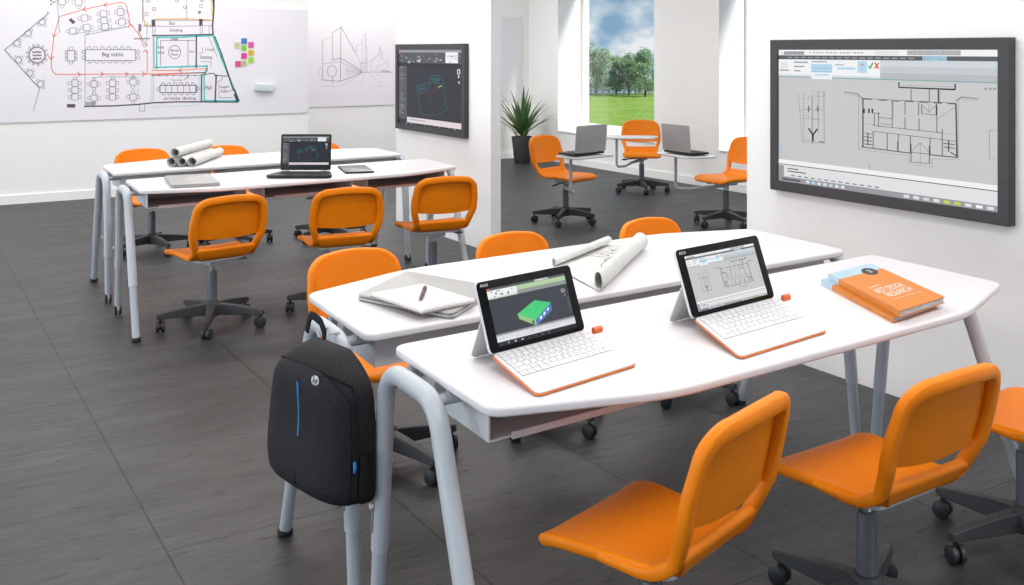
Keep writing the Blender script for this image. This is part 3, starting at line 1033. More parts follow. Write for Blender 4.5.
# ================================================================== tables
def make_table():
    root = empty('conference_table')
    mb = MB()
    top = [(-.955, 0), (-.955, -.50), (-.56, -.632), (.56, -.632), (.955, -.50), (.955, 0)]
    mb.slab(rounded(top, [.035, .05, .5, .5, .05, .035], 8), .7205, .741, .006, 4)
    mb.build('tabletop', WHITE_TOP, root)
    for x0, x1 in ((-.905, -.37), (-.27, .27), (.37, .905)):
        mb = MB()
        t = .004
        y0, y1, z0, z1 = -.41, -.07, .632, .7205
        mb.box(x0, y0, z0, x1, y1, z0 + t)                      # bottom
        mb.box(x0, y1 - t, z0 + t, x1, y1, z1)                  # back
        mb.box(x0, y0, z0 + t, x0 + t, y1 - t, z1)              # sides
        mb.box(x1 - t, y0, z0 + t, x1, y1 - t, z1)
        mb.box(x0 + .06, y0 - .004, z0 - .004, x1 - .02, y0 + .004, z0 + .011)   # front lip
        mb.build('tray', TRAY, root, ang=0)
    for s in (-1, 1):
        X = .99 * s
        pts = [(X, -.595, .012), (X, -.345, .655)]
        # bends
        for k in range(1, 8):
            t = k / 8
            a, b, c = Vector((X, -.345, .655)), Vector((X, -.317, .71)), Vector((X, -.255, .71))
            pts.append(tuple(a * (1 - t) ** 2 + b * 2 * t * (1 - t) + c * t * t))
        pts += [(X, -.255, .71), (X, -.15, .71)]
        for k in range(1, 8):
            t = k / 8
            a, b, c = Vector((X, -.15, .71)), Vector((X, -.06, .71)), Vector((X, -.045, .63))
            pts.append(tuple(a * (1 - t) ** 2 + b * 2 * t * (1 - t) + c * t * t))
        pts += [(X, -.045, .63), (X, -.008, .26)]
        out = Vector((X, -.595, .012)); tr = (Vector((X, -.345, .655)) - out).normalized()
        up_pts = [tuple(out + tr * .26)] + pts[1:]
        mb = MB()
        mb.tube(up_pts, .0228, 16, up=(1, 0, 0))
        for y in (-.30, -.10):                                   # stubs that carry the top
            mb.cyl((X, y, .70), (X - .10 * s, y, .70), .011, 10)
            mb.cyl((X - .040 * s, y, .704), (X - .13 * s, y, .704), .0155, 12)
        fr = mb.build('leg_frame', LEGM, root)
        mb = MB(); mb.tube([tuple(out), tuple(out + tr * .27)], .0195, 14, up=(1, 0, 0)); mb.build('leg_tube', LEGD, fr)
        mb = MB(); mb.tube([(X, .012, .05), (X, -.009, .27)], .0195, 14, up=(1, 0, 0)); mb.build('leg_tube', LEGD, fr)
        mb = MB(); mb.lathe([(.020, 0), (.0245, .004), (.0245, .018), (.02, .022)], (X, -.597, 0), 14); mb.build('foot', RUBBER, fr)
        mb = MB()
        mb.mi = 0
        for d in (-.012, .012):
            mb.cyl((X + d - .005, .012, .021), (X + d + .005, .012, .021), .021, 16)
        mb.mi = 1
        mb.box(X - .006, -.002, .022, X + .006, .026, .056)
        mb.build('caster', [WHEEL, TRAY], fr)
        # height slot with its white pin on the inner leg
        mb = MB()
        a, b = Vector((X + .0237 * s, -.036, .54)), Vector((X + .0237 * s, -.013, .31))
        mb.tube([tuple(a), tuple(b)], .004, 8); mb.build('height_slot', mat('slot_grey', (.22, .24, .27), rough=.5), fr)
        mb = MB(); c = a.lerp(b, .72); mb.cyl(tuple(c), tuple(c + Vector((.008 * s, 0, 0))), .0065, 10)
        mb.build('pin', mat('white_pin', (.85, .86, .88), rough=.3), fr)
    mb = MB(); mb.box(-.95, -.235, .69, .95, -.19, .7205); mb.build('beam', TRAY, root, ang=0)
    return root


def skew(root, k):
    """out-of-square plan: shift x in proportion to y in every mesh of a thing"""
    for c in [root] + [q for q in bpy.data.objects if q.parent == root or (q.parent and q.parent.parent == root)]:
        if c.type == 'MESH':
            for v in c.data.vertices:
                v.co.x += k * v.co.y


T0 = make_table()
skew(T0, .10)
TABLES = [
    ((1.992, 2.306), 3.6, 'white table nearest the viewer, carrying two open detachables and orange books'),
    ((1.976, 2.407), 183.05, 'white table behind the nearest one, carrying a closed laptop and unrolled drawings'),
    ((2.062, 5.95), 3.4, 'white table with an open black laptop, in front of the paper tubes table'),
    ((2.064, 6.28), 183.8, 'white table carrying four paper tubes, closest to the whiteboard wall'),
]
TAB = []
for k, ((x, y), rz, lab) in enumerate(TABLES):
    t = T0 if k == 0 else copy_tree(T0)
    t.location = (x, y, 0); t.rotation_euler = (0, 0, R(rz))
    tag(t, lab, 'table', 'white tables in back-to-back pairs')
    TAB.append(t)
TOP = .7412

# ================================================================== chairs
def wpath(z):
    """half width and y of the back at height z"""
    tab = [(.36, .160, -.170), (.42, .166, -.192), (.46, .176, -.213), (.50, .188, -.228), (.55, .198, -.243), (.61, .199, -.258), (.67, .190, -.272), (.72, .175, -.283), (.76, .15, -.292)]
    for (a, w0, y0), (b, w1, y1) in zip(tab, tab[1:]):
        if z <= b:
            t = (z - a) / (b - a)
            return w0 + (w1 - w0) * t, y0 + (y1 - y0) * t
    return tab[-1][1:]


def back_y(x, z):
    return wpath(z)[1] + .030 * (x / .2) ** 2


def make_chair():
    ZK = .955
    root = empty('swivel_chair')
    # seat: one moulded sheet, front lip -> pan -> upturned rear edge of the oval opening
    prof_yz = [(.212, .380), (.207, .396), (.190, .409), (.165, .417), (.13, .422), (.08, .424), (.02, .423), (-.04, .420), (-.09, .4175), (-.13, .4175), (-.16, .421), (-.180, .427), (-.196, .436), (-.206, .446)]

    # arc length along the profile, rear edge first
    pp = [Vector((0, y, z)) for y, z in prof_yz[::-1]]
    acc = [0.]
    for a_, b_ in zip(pp, pp[1:]):
        acc.append(acc[-1] + (b_ - a_).length)

    def on_prof(q):
        q = min(max(q, 0), acc[-1] - 1e-6)
        k = max(i for i in range(len(acc) - 1) if acc[i] <= q)
        t = (q - acc[k]) / (acc[k + 1] - acc[k])
        p = pp[k].lerp(pp[k + 1], t)
        d0 = (pp[min(k + 1, len(pp) - 1)] - pp[max(k - 1, 0)]).normalized()
        d1 = (pp[min(k + 2, len(pp) - 1)] - pp[k]).normalized()
        d = d0.lerp(d1, t).normalized()
        return p, Vector((0, -d.z, d.y))

    def seat_warp(x, q, h):
        p, nn = on_prof(q)
        a = min(1.1, abs(x) / .172)
        rear = max(0, min(1, (-.10 - p.y) / .10))
        r = p + nn * h
        return (x, r.y + rear * .028 * a * a, r.z + .010 * (x / .2) ** 2 * (1 - rear) + rear * .040 * a ** 3)
    SL = acc[-1]
    o = rounded([(-.170, 0), (.170, 0), (.174, .09), (.210, SL * .78), (.200, SL), (-.200, SL), (-.210, SL * .78), (-.174, .09)], [.006, .006, .1, .2, .10, .10, .2, .1], 8)
    mb = MB(); mb.slab(o, -.028, 0, .0115, 4, fan=16, warp=seat_warp)
    mb.build('seat', ORANGE, root, ang=60)
    side = []
    for y in (.02, -.03, -.08, -.115, -.14, -.16, -.178, -.19):
        q = min(range(400), key=lambda k: abs(on_prof(SL * k / 400)[0].y - y)) * SL / 400
        w = .172 + .03 * max(0, (y + .12) / .2)
        p = seat_warp(w - .004, q, -.015)
        side.append(p)
    # back: rim, panel and lower band in one shell
    half = list(side)
    for z in (.53, .55, .58, .61, .64, .67):
        w = wpath(z)[0]
        half.append((w, back_y(w, z), z))
    for k in range(1, 9):
        t = pi / 2 * k / 8
        x = .190 - .085 * (1 - cos(t)) if k < 8 else .105
        z = .67 + .068 * sin(t)
        half.append((x, back_y(x, z), z))
    for x in (.07, .035, 0):
        z = .738 + .007 * (1 - (x / .105) ** 2)
        half.append((x, back_y(x, z), z))
    path = half + [(-x, y, z) for x, y, z in half[-2::-1]]
    prof = []
    for k in range(12):
        t = 2 * pi * k / 12
        c, s = cos(t), sin(t)
        prof.append((.0160 * math.copysign(abs(c) ** .45, c), .0195 * math.copysign(abs(s) ** .45, s)))
    mb = MB()
    # rim swept with its flat side following the shell
    P = [Vector(p) for p in path]
    vs, fs = [], []
    n = 12
    for i, p in enumerate(P):
        t = (P[min(i + 1, len(P) - 1)] - P[max(i - 1, 0)]).normalized()
        yv = Vector((0, 1, 0)); 
        if abs(t.y) > .8: yv = Vector((0, 0, 1))
        w = (yv - t * yv.dot(t)).normalized()
        b = t.cross(w)
        k = min(1, .50 + .12 * min(i, len(P) - 1 - i))
        for a, c in prof:
            vs.append(p + w * a * k + b * c * k)
    for i in range(len(P) - 1):
        for k in range(n):
            l = (k + 1) % n
            fs.append((i * n + k, i * n + l, (i + 1) * n + l, (i + 1) * n + k))
    fs.append(tuple(range(n))); fs.append(tuple((len(P) - 1) * n + k for k in range(n)))
    mb.add(vs, fs)

    def zt(x):
        ax = abs(x)
        if ax < .105: return .738 + .007 * (1 - (ax / .105) ** 2)
        q = min(1, (ax - .105) / .085)
        return .67 + .068 * math.sqrt(max(0, 1 - q * q))

    def panel(u, v):
        x = (u - .5) * 2 * .190
        zb = .520 + .012 * (x / .19) ** 2
        z = zb + (zt(x) - zb) * v
        k = min(1, wpath(z)[0] / .190)
        x *= k
        return (x, back_y(x, z) + .0125, z)
    mb.shell(panel, 18, 12, -.011)

    mb.build('backrest', ORANGE, root, ang=50)
    # under-seat plate, lever, lift
    mb = MB(); mb.slab(rounded([(-.13, -.135), (.13, -.135), (.15, .11), (-.15, .11)], .03, 4), .384, .3955, .002)
    mb.slab(rect(-.06, -.09, .06, .09, .02), .352, .384, .006)
    mb.build('mounting_plate', GREYP, root)
    mb = MB(); mb.tube([(.05, .02, .362), (.13, .03, .358), (.17, .03, .352)], .006, 8); mb.tube([(.165, .03, .352), (.215, .03, .348)], [.011, .008], 8)
    mb.build('lever', SLEEVE, root)
    for o in children(root):
        for v in o.data.vertices:
            v.co.z *= ZK
    mb = MB(); mb.cyl((0, 0, .27), (0, 0, .354), .0145, 16); mb.build('lift_rod', CHROME, root)
    mb = MB(); mb.lathe([(.027, .09), (.0275, .285), (.024, .292), (.0, .292)], n=18); mb.build('lift_sleeve', SLEEVE, root)
    mb = MB(); mb.lathe([(.030, .052), (.044, .058), (.046, .118), (.036, .132), (.027, .134)], n=20); mb.build('hub', BASEM, root)
    for k in range(5):
        A = Matrix.Rotation(2 * pi * k / 5 + .45, 4, 'Z')
        mb = MB(); mb.X = A
        secs = [(.03, .026, .062, .122), (.12, .023, .064, .116), (.22, .019, .066, .104), (.285, .0165, .066, .094), (.296, .013, .068, .091)]
        vs, fs = [], []
        for r, h, z0, z1 in secs:
            b = .004
            vs += [(r, -h + b, z0), (r, h - b, z0), (r, h, z0 + b), (r, h * .86, z1 - b), (r, h * .86 - b, z1), (r, -h * .86 + b, z1), (r, -h * .86, z1 - b), (r, -h, z0 + b)]
        for i in range(len(secs) - 1):
            for j in range(8):
                l = (j + 1) % 8
                fs.append((i * 8 + j, i * 8 + l, (i + 1) * 8 + l, (i + 1) * 8 + j))
        fs += [tuple(range(8)), tuple((len(secs) - 1) * 8 + j for j in range(8))]
        mb.add(vs, fs)
        leg = mb.build('leg', BASEM, root, ang=30)
        mb = MB(); mb.X = A @ Matrix.Translation((.278, 0, 0)) @ Matrix.Rotation(k * 1.3 + .4, 4, 'Z')
        for d in (-1, 1):
            mb.tube([(d * .005, 0, .0275), (d * .007, 0, .0275), (d * .021, 0, .0275), (d * .0235, 0, .0275)], [.025, .0275, .0275, .024], 18)
        mb.cyl((-.006, 0, .0275), (.006, 0, .0275), .018, 12)
        mb.cyl((0, .004, .03), (0, 0, .07), .0075, 10)
        mb.build('caster', WHEEL, leg)
    return root


CH0 = make_chair()
CHAIRS = [  # x, y, rot, label
    (1.455, 5.395, 7.5, 0.95, 'orange swivel chair at the leftmost place facing the open black laptop table', 'chairs around the tables'),
    (2.15, 5.37, -8, 0.94, 'orange swivel chair directly in front of the open black laptop', 'chairs around the tables'),
    (2.826, 5.51, -8, 0.94, 'orange swivel chair at the black laptop table, nearest the pillar screen', 'chairs around the tables'),
    (1.62, 7.62, 184, 0.96, 'orange swivel chair behind the paper tubes, against the whiteboard wall, left one', 'chairs around the tables'),
    (2.2, 7.56, 182, 0.96, 'orange swivel chair between the tubes and black laptop, on the whiteboard side', 'chairs around the tables'),
    (2.9, 7.4, 182, 0.96, 'orange swivel chair peeping past the right edge of the black laptop', 'chairs around the tables'),
    (1.495, 3.28, 186, 0.91, 'orange swivel chair tucked behind the closed silver laptop and notepad', 'chairs around the tables'),
    (2.195, 3.32, 184, .86, 'orange swivel chair behind the gap between the notepad and unrolled drawings', 'chairs around the tables'),
    (2.905, 3.30, 184, .86, 'orange swivel chair behind the table, just right of the unrolled drawings', 'chairs around the tables'),
    (1.425, 1.729, 17.3, 0.9, 'large orange swivel chair cut off by the bottom edge, nearest the viewer', 'chairs around the tables'),
    (2.115, 1.714, 1.5, 0.93, 'orange swivel chair with oval back opening in front of the orange books', 'chairs around the tables'),
    (2.83, 1.73, -2, 0.92, 'orange swivel chair half cut off by the right edge, beside the display wall', 'chairs around the tables'),
]
for k, (x, y, rz, br, lab, g) in enumerate(CHAIRS):
    c = CH0 if k == 0 else copy_tree(CH0)
    c.location = (x, y, 0); c.rotation_euler = (0, 0, R(rz))
    c.scale = (br, br, 1.02 if k == 9 else 1 - (1 - br) * .22)
    tag(c, lab, 'chair', g)

TCH = [(4.89, 7.07, 196, (.13, .34), 'orange tablet-arm chair nearest the potted plant, laptop on its tablet'),
       (6.61, 8.18, 143, (.10, .46), 'orange tablet-arm chair in front of the window with an empty tablet'),
       (5.95, 6.25, 88, (.06, .40), 'orange tablet-arm chair partly hidden by the display wall, facing sideways')]
TABLET = []
for k, (x, y, rz, (tx, ty), lab) in enumerate(TCH):
    c = copy_tree(CH0)
    c.location = (x, y, 0); c.rotation_euler = (0, 0, R(rz))
    c.name = 'tablet_arm_chair'
    tag(c, lab, 'chair', 'tablet-arm chairs by the window')
    px, py = .275, ty - .06
    mb = MB()
    pts = [(.02, .0, .325), (.12, py * .35, .31), (px - .10, py * .8, .30), (px - .035, py - .01, .30)]
    for j in range(1, 7):
        t = j / 6
        a, b, d = Vector((px - .035, py - .01, .30)), Vector((px, py, .30)), Vector((px, py, .345))
        pts.append(tuple(a * (1 - t) ** 2 + b * 2 * t * (1 - t) + d * t * t))
    pts.append((px, py, .592))
    mb.tube(pts, .0135, 12)
    mb.cyl((0, 0, .30), (0, 0, .35), .026, 14)
    mb.slab(rect(px - .05, py - .04, px + .03, py + .04, .01), .585, .592, .002)
    mb.build('tablet_arm', LEGM, c)
    mb = MB()
    mb.slab(rounded([(tx - .27, ty - .15), (tx + .27, ty - .15), (tx + .27, ty + .13), (tx - .20, ty + .16)], [.05, .05, .05, .05], 6), .592, .610, .007)
    mb.build('tablet', WHITE_TOP, c)
    TABLET.append((c, tx, ty))


# ================================================================== laptops
def flat_laptop(name, c, rz, w, d, z, lab, m, logo=False):
    root = empty(name, (c[0], c[1], z), R(rz))
    tag(root, lab, 'laptop')
    o = rect(-w / 2, -d / 2, w / 2, d / 2, .022, 6)
    mb = MB(); mb.slab(o, 0.002, .011, .003); mb.build('base', m, root)
    mb = MB(); mb.slab(inset(o, .002), .0118, .0185, .003); lid = mb.build('lid', m, root)
    mb = MB(); mb.box(-w * .3, d / 2 - .012, .004, w * .3, d / 2 - .004, .0125); mb.build('hinge', BLACKP, root, ang=0)
    if logo:
        mb = MB(); f = []
        for k in range(28):
            t = 2 * pi * k / 28
            r = .024 * (1 + .06 * cos(2 * t)) * (1 - .10 * max(0, sin(t)) ** 20 - .06 * max(0, -sin(t)) ** 20)
            if abs((t + .3) % (2 * pi) - .3) < .35: r *= .84
            f.append((r * .95 * cos(t), r * sin(t)))
        mb.slab(f, .0184, .0189)
        mb.slab([(.002, .026), (.010, .030), (.014, .040), (.006, .037)], .0184, .0189)
        mb.build('fruit_emblem', mat('lid_emblem_white', (.85, .86, .86), rough=.25), lid)
    return root


skew(flat_laptop('closed_laptop', (1.335, 2.64), -68, .36, .32, TOP, 'closed silver laptop lying under the ringed notepad, on the white table', SILVER), -.30)
flat_laptop('closed_laptop', (1.395, 5.585), 82, .43, .25, TOP, 'closed silver laptop with fruit emblem on the table left of the black laptop', SILVER, True)


def open_laptop(name, loc, rz, w, d, h, lean, lab, base_m, lid_m, draw=None, bezel=.012, base_grow=0.):
    root = empty(name, loc, R(rz))
    tag(root, lab, 'laptop')
    mb = MB()
    g = base_grow
    mb.slab(rounded([(-w / 2 - g, -d), (w / 2 + g, -d), (w / 2, 0), (-w / 2, 0)], [.03, .03, .01, .01], 5), .003, .019, .005)
    b = mb.build('base', base_m, root)
    mb = MB()
    rows = 6
    for r in range(rows):
        for k in range(14):
            kx = -w * .44 + w * .88 * k / 14
            ky = -.025 - (d * .52) * r / rows
            mb.box(kx, ky - d * .52 / rows * .86, .0188, kx + w * .88 / 14 * .88, ky, .0205)
    mb.build('keyboard', KEYG, b, ang=0)
    mb = MB(); mb.slab(rect(-w * .13, -d * .95, w * .13, -d * .68, .006), .0188, .0196); mb.build('touchpad', KEYG, b)
    for s in (-1, 1):
        mb = MB(); mb.cyl((s * w * .36 - .018, -.002, .02), (s * w * .36 + .018, -.002, .02), .007, 10); mb.build('hinge', CHROME if draw else BLACKP, root)
    T = Matrix.Translation((0, 0, .02)) @ Matrix.Rotation(-R(lean), 4, 'X')
    mb = MB(); mb.X = T @ Matrix.Rotation(R(90), 4, 'X')
    mb.slab(rect(-w / 2, 0.004, w / 2, h, .010), -.009, 0.0, .003)
    lid = mb.build('lid', lid_m, root)
    mb = MB(); mb.X = T @ Matrix.Rotation(R(90), 4, 'X'); mb.slab(rect(-w / 2 + .004, .008, w / 2 - .004, h - .004, .008), -.0005, .0012, .0004)
    mb.build('bezel', BLACKP, lid)
    S = Sheet(None, EM)
    bx, bt, bb = bezel, bezel * 1.2, bezel * 2.6
    S.fn = lambda a, q: T @ Vector((-w / 2 + bx + a * (w - 2 * bx), -.0014 - .0003 * S.lift, h - bt - q * (h - bt - bb)))
    if draw:
        draw(S)
    else:
        S.rect(0, 0, 1, 1, E_['navy'])
    S.build('screen', lid)
    return root


LZ = -math.degrees(math.atan2(SN, CS))
open_laptop('open_laptop', (2.045, 5.60, TOP), LZ, .292, .20, .212, 8, 'open black laptop with a dark drawing on screen, on the white table', BLACKP, BLACKP, cad_dark, .012, .045)


def on_tablet(c, tx, ty, x, y):
    m = Matrix.Translation(c.location) @ Matrix.Rotation(c.rotation_euler.z, 4, 'Z')
    return m @ Vector((x, y, .6102))


# ================================================================== detachables
def make_detachable(name, corner_bl, corner_br, rz, w, lab, draw, k=1.0, skw=.25):
    """tablet on its kick-stand with a tilted white keyboard; local origin at back-left corner of the keyboard on the table"""
    root = empty(name, (*corner_bl, TOP), R(rz))
    tag(root, lab, 'tablet computer')
    d, rise = .208 * k, .026 * k
    tilt = math.atan2(rise, d)
    K = Matrix.Translation((0, -d, 0.001)) @ Matrix.Rotation(tilt, 4, 'X') @ Matrix.Translation((0, 0, 0))
    mb = MB(); mb.X = K
    L = math.hypot(d, rise)
    o = rect(0, 0, w, L, .016 * k, 6)
    mb.slab(o, 0., .0045, .0015)
    kb = mb.build('keyboard_cover', ORED, root)
    mb = MB(); mb.X = K
    mb.slab(rect(.003, .003, w - .003, L - .002, .014 * k, 6), .0042, .0068, .0008)
    mb.build('key_deck', WHITEP, kb)
    mb = MB(); mb.X = K
    mb.mi = 0
    ky0, ky1 = L * .40, L * .965
    kx0, kx1 = w * .045, w * .955
    mb.box(kx0, ky0, .0066, kx1, ky1, .0071)
    mb.mi = 1
    rows = 6
    rh = (ky1 - ky0) / rows
    for r in range(rows):
        y0 = ky0 + r * rh
        widths = {0: [1.2, 1, 1, 1.2, 5, 1.2, 1, 1, 1, 1], 1: [2.2] + [1] * 10 + [2.2], 2: [1.7] + [1] * 11 + [1.6], 3: [1.4] + [1] * 12 + [1.1], 4: [1] * 13 + [1.5], 5: [1] * 14}[r]
        tot = sum(widths); x = kx0
        for q in widths:
            ww = (kx1 - kx0) * q / tot
            mb.slab(rect(x + .0011, y0 + .0011, x + ww - .0011, y0 + rh - .0011), .007, .0084)
            x += ww
    mb.mi = 2
    x = kx0
    for r in range(rows):
        for q in range(12):
            xx = kx0 + (kx1 - kx0) * (q + .40) / 12.6
            if r == 0 and 3 < q < 8: continue
            mb.box(xx, ky0 + r * rh + rh * .42, .0084, xx + .0035, ky0 + r * rh + rh * .62, .0086)
    mb.build('keys', [KEYLINE, KEYW, mat('key_legend', (.42, .42, .44), rough=.6)], kb, ang=0)
    mb = MB(); mb.X = K
    a, b, c, e = w * .33, w * .66, L * .05, L * .34
    for q in ((a, c, b, c + .001), (a, e - .001, b, e), (a, c, a + .001, e), (b - .001, c, b, e)):
        mb.box(q[0], q[1], .0067, q[2], q[3], .0071)
    mb.build('touchpad', PADL, kb, ang=0)
    # tablet
    h = .164 * k
    lean = 20
    T = Matrix.Translation((0, .004, rise + .004)) @ Matrix.Rotation(-R(lean), 4, 'X') @ Matrix.Rotation(R(90), 4, 'X')
    mb = MB(); mb.X = T
    mb.slab(rect(.003, 0, w - .003, h, .012 * k, 6), -.0085, 0., .003)
    tb = mb.build('tablet_body', WHITEP, root)
    mb = MB(); mb.X = T; mb.slab(rect(.0045, .0015, w - .0045, h - .0015, .011 * k, 6), -.001, .0012, .0004)
    mb.build('bezel', BLACKG, tb)
    S = Sheet(None, EM)
    bx, by = .030 * k, .020 * k
    S.fn = lambda a, q: T @ Vector((bx + a * (w - 2 * bx), h - by - q * (h - by - .012 * k), .0014 + .00025 * S.lift))
    draw(S)
    S.build('screen', tb)
    mb = MB()
    lettering(mb, 'ASUS', lambda x, y: T @ Vector((x, y, .0015)), .014 * k, h - .0135 * k, .0065 * k, .024 * k)
    mb.build('maker_mark', mat('white_print', (.75, .75, .76), rough=.5), tb, ang=0, recalc=False)
    # kick-stand plate
    mb = MB()
    hp = T @ Vector((w / 2, h * .46, -.0085))
    ft = Vector((w / 2, hp.y + .050 * k, .0005))
    dv = (ft - hp)
    ln = dv.length; dv.normalize()
    ax = Vector((1, 0, 0)); nn = ax.cross(dv)
    o = rounded([(-w * .49, 0), (w * .49, 0), (w * .46, ln), (-w * .46, ln)], [.004, .004, .02, .02], 5)
    mb.slab(o, 0., .003, .001)
    mb.v = [hp + ax * p.x + dv * p.y + nn * p.z for p in mb.v]
    mb.build('kickstand', WHITEP, root)
    # pen loop at the right rear of the keyboard
    mb = MB(); mb.X = K
    mb.tube([(w + .002, L * .90, .010), (w + .030 * k, L * .90, .010)], [.008 * k, .008 * k], prof=[(1, .0), (.8, .9), (0, 1.2), (-.8, .9), (-1, 0), (-.8, -.6), (0, -.7), (.8, -.6)])
    mb.build('pen_loop', mat('pen_loop_orange', (.72, .13, .03), rough=.5), kb)
    skew(kb, skw)
    return root


make_detachable('detachable_tablet', (1.152, 1.962), None, 10, .312, 'open white detachable with a green house model on screen, left on the nearest table', cad_house)
make_detachable('detachable_tablet', (1.742, 1.950), None, 8, .355, 'open white detachable showing a floor plan, closer to the orange books', lambda S: cad_light(S, False), 1.08, .44)

# small things on the tables ------------------------------------------------
ph = empty('flat_tablet', (2.372, 5.635, TOP), R(-14))
tag(ph, 'thin black tablet lying flat right of the open black laptop', 'tablet')
mb = MB(); mb.slab(rect(-.085, -.17, .085, .17, .014, 5), 0.001, .010, .003); mb.build('body', BLACKP, ph)
mb = MB(); mb.slab(rect(-.081, -.166, .081, .166, .012, 5), .0095, .0108, .0004); mb.build('glass', BLACKG, ph)

# notepad and pen
nx, ny, nr = 1.268, 2.538, 9
nz = TOP + .0188
pad = empty('notepad', (nx, ny, nz), R(nr))
tag(pad, 'small white ring-bound notepad lying on the closed silver laptop', 'notepad')
pw, pd = .185, .255
mb = MB(); mb.slab(rect(-pw / 2, -pd / 2, pw / 2, pd / 2, .004, 3), 0.0005, .003); mb.build('cover', mat('notepad_cover', (.28, .20, .19), rough=.6), pad)
mb = MB(); mb.slab(rect(-pw / 2 + .002, -pd / 2 + .002, pw / 2 - .002, pd / 2 - .002, .004, 3), .003, .011, .001); pg = mb.build('pages', mat('notepad_paper', (.70, .685, .69), rough=.7), pad)
mb = MB()
for k in range(13):
    x = -pw / 2 + .014 + (pw - .028) * k / 12
    mb.slab(rect(x - .003, -pd / 2 + .008, x + .003, -pd / 2 + .014), .0108, .0114)
mb.build('binding_holes', mat('binding_hole_grey', (.38, .36, .37), rough=.7), pg, ang=0)
mb = MB()
for k in range(13):
    x = -pw / 2 + .014 + (pw - .028) * k / 12
    pts = [(x, -pd / 2 + .011 - .013 * sin(t * pi / 6) , .006 + .0065 * cos(t * pi / 6)) for t in range(0, 7)]
    mb.tube(pts, .0009, 6)
mb.build('spiral', ALU, pad)
pen = empty('ballpoint_pen', (1.275, 2.548, nz + .0112), R(-32))
tag(pen, 'dark maroon pen resting diagonally on the ring-bound notepad', 'pen')
mb = MB(); mb.tube([(0, -.072, .0055), (0, -.066, .0055), (0, -.055, .0055), (0, .03, .0055)], [.0012, .003, .0052, .0055], 12); mb.build('barrel', MAROON, pen)
mb = MB(); mb.tube([(0, .03, .0055), (0, .031, .0055), (0, .066, .0055), (0, .068, .0055)], [.0055, .0062, .006, .0045], 12); mb.build('cap', MAROON, pen)
mb = MB(); mb.box(-.0015, .035, .0113, .0015, .067, .0127); mb.box(-.0015, .062, .0105, .0015, .067, .0115); mb.build('clip', MAROON, pen, ang=0)

# unrolled drawing sheet with two curled sides
A0, A1 = Vector((1.795, 2.425)), Vector((2.31, 2.865))           # axis of the big roll
B0, B1 = Vector((1.865, 2.765)), Vector((2.255, 2.985))           # axis of the thin curl
NU, NV = 56, 26


def sheet_pt(u, v):
    """u: 0 at the thin curl, 1 at the big roll; v along the rolls"""
    a = A0.lerp(A1, v); b = B0.lerp(B1, v)
    d = (a - b); Ln = d.length; d.normalize()
    r1, r0 = .030, .016
    s = u * (Ln + 2 * pi * r1 * 1.35 + 2 * pi * r0 * .8) - 2 * pi * r0 * .8
    z0 = TOP + .0012
    if s < 0:
        t = -s / r0
        p = b - d * (r0 * sin(t)); z = z0 + r0 * (1 - cos(t))
    elif s > Ln:
        t = (s - Ln) / r1
        rr = r1 * (1 - .02 * t)
        p = a + d * (rr * sin(t)); z = z0 + r1 - rr * cos(t)
    else:
        p = b + d * s; z = z0 + .003 * sin(pi * s / Ln)
    return (p.x, p.y, z)


dr = empty('drawing_sheet', (2.05, 2.75, TOP))
tag(dr, 'unrolled architectural drawing with curled sides on the table behind the detachables', 'drawing')
IV = Matrix.Translation((-2.05, -2.75, -TOP))
mb = MB(); mb.X = IV; mb.shell(sheet_pt, NU, NV, .0006); mb.build('paper', PAPER, dr, ang=70)
S = Sheet(None, [INK, INKG, INKL])
Ulo, Uhi = .16, .62


def flat_pt(a, b):
    a_ = A0.lerp(A1, b); b_ = B0.lerp(B1, b)
    p = b_.lerp(a_, a)
    L_ = (a_ - b_).length
    return IV @ Vector((p.x, p.y, TOP + .0012 + .003 * sin(pi * a) + .0014))


S.fn = flat_pt
L = lambda w, m, *pts: S.line(pts, w, m)
L(.012, INK, (.83, .20), (.60, .42), (.58, .60)); S.rect(.78, .16, .88, .23, INK)
L(.012, INK, (.08, .30), (.10, .50), (.22, .55), (.40, .56), (.46, .66)); L(.012, INK, (.10, .50), (.14, .72), (.08, .92)); L(.010, INKG, (.06, .92), (.40, .96), (.90, .94))
L(.010, INKG, (.20, .62), (.36, .62), (.36, .74), (.20, .74), (.20, .62)); L(.010, INK, (.40, .70), (.54, .72), (.55, .84)); L(.012, INK, (.30, .80), (.5, .82)); L(.008, INKG, (.22, .86), (.44, .88))
L(.010, INK, (.48, .56), (.60, .60), (.62, .70)); L(.012, INK, (.44, .74), (.46, .90)); L(.008, INKG, (.62, .76), (.78, .78), (.78, .92)); L(.008, INKL, (.05, .05), (.92, .05), (.92, .12)); L(.006, INKL, (.28, .20), (.30, .40)); L(.006, INKL, (.33, .20), (.35, .36))
for k in range(7):
    L(.006, INKL, (.50 + .05 * k, .48), (.50 + .05 * k, .56))
for q in ((.30, .66), (.50, .64), (.66, .86), (.42, .80), (.7, .64), (.58, .52)):
    S.rect(q[0] - .02, q[1] - .015, q[0] + .02, q[1] + .015, INK)
S.build('printed_plan', dr)

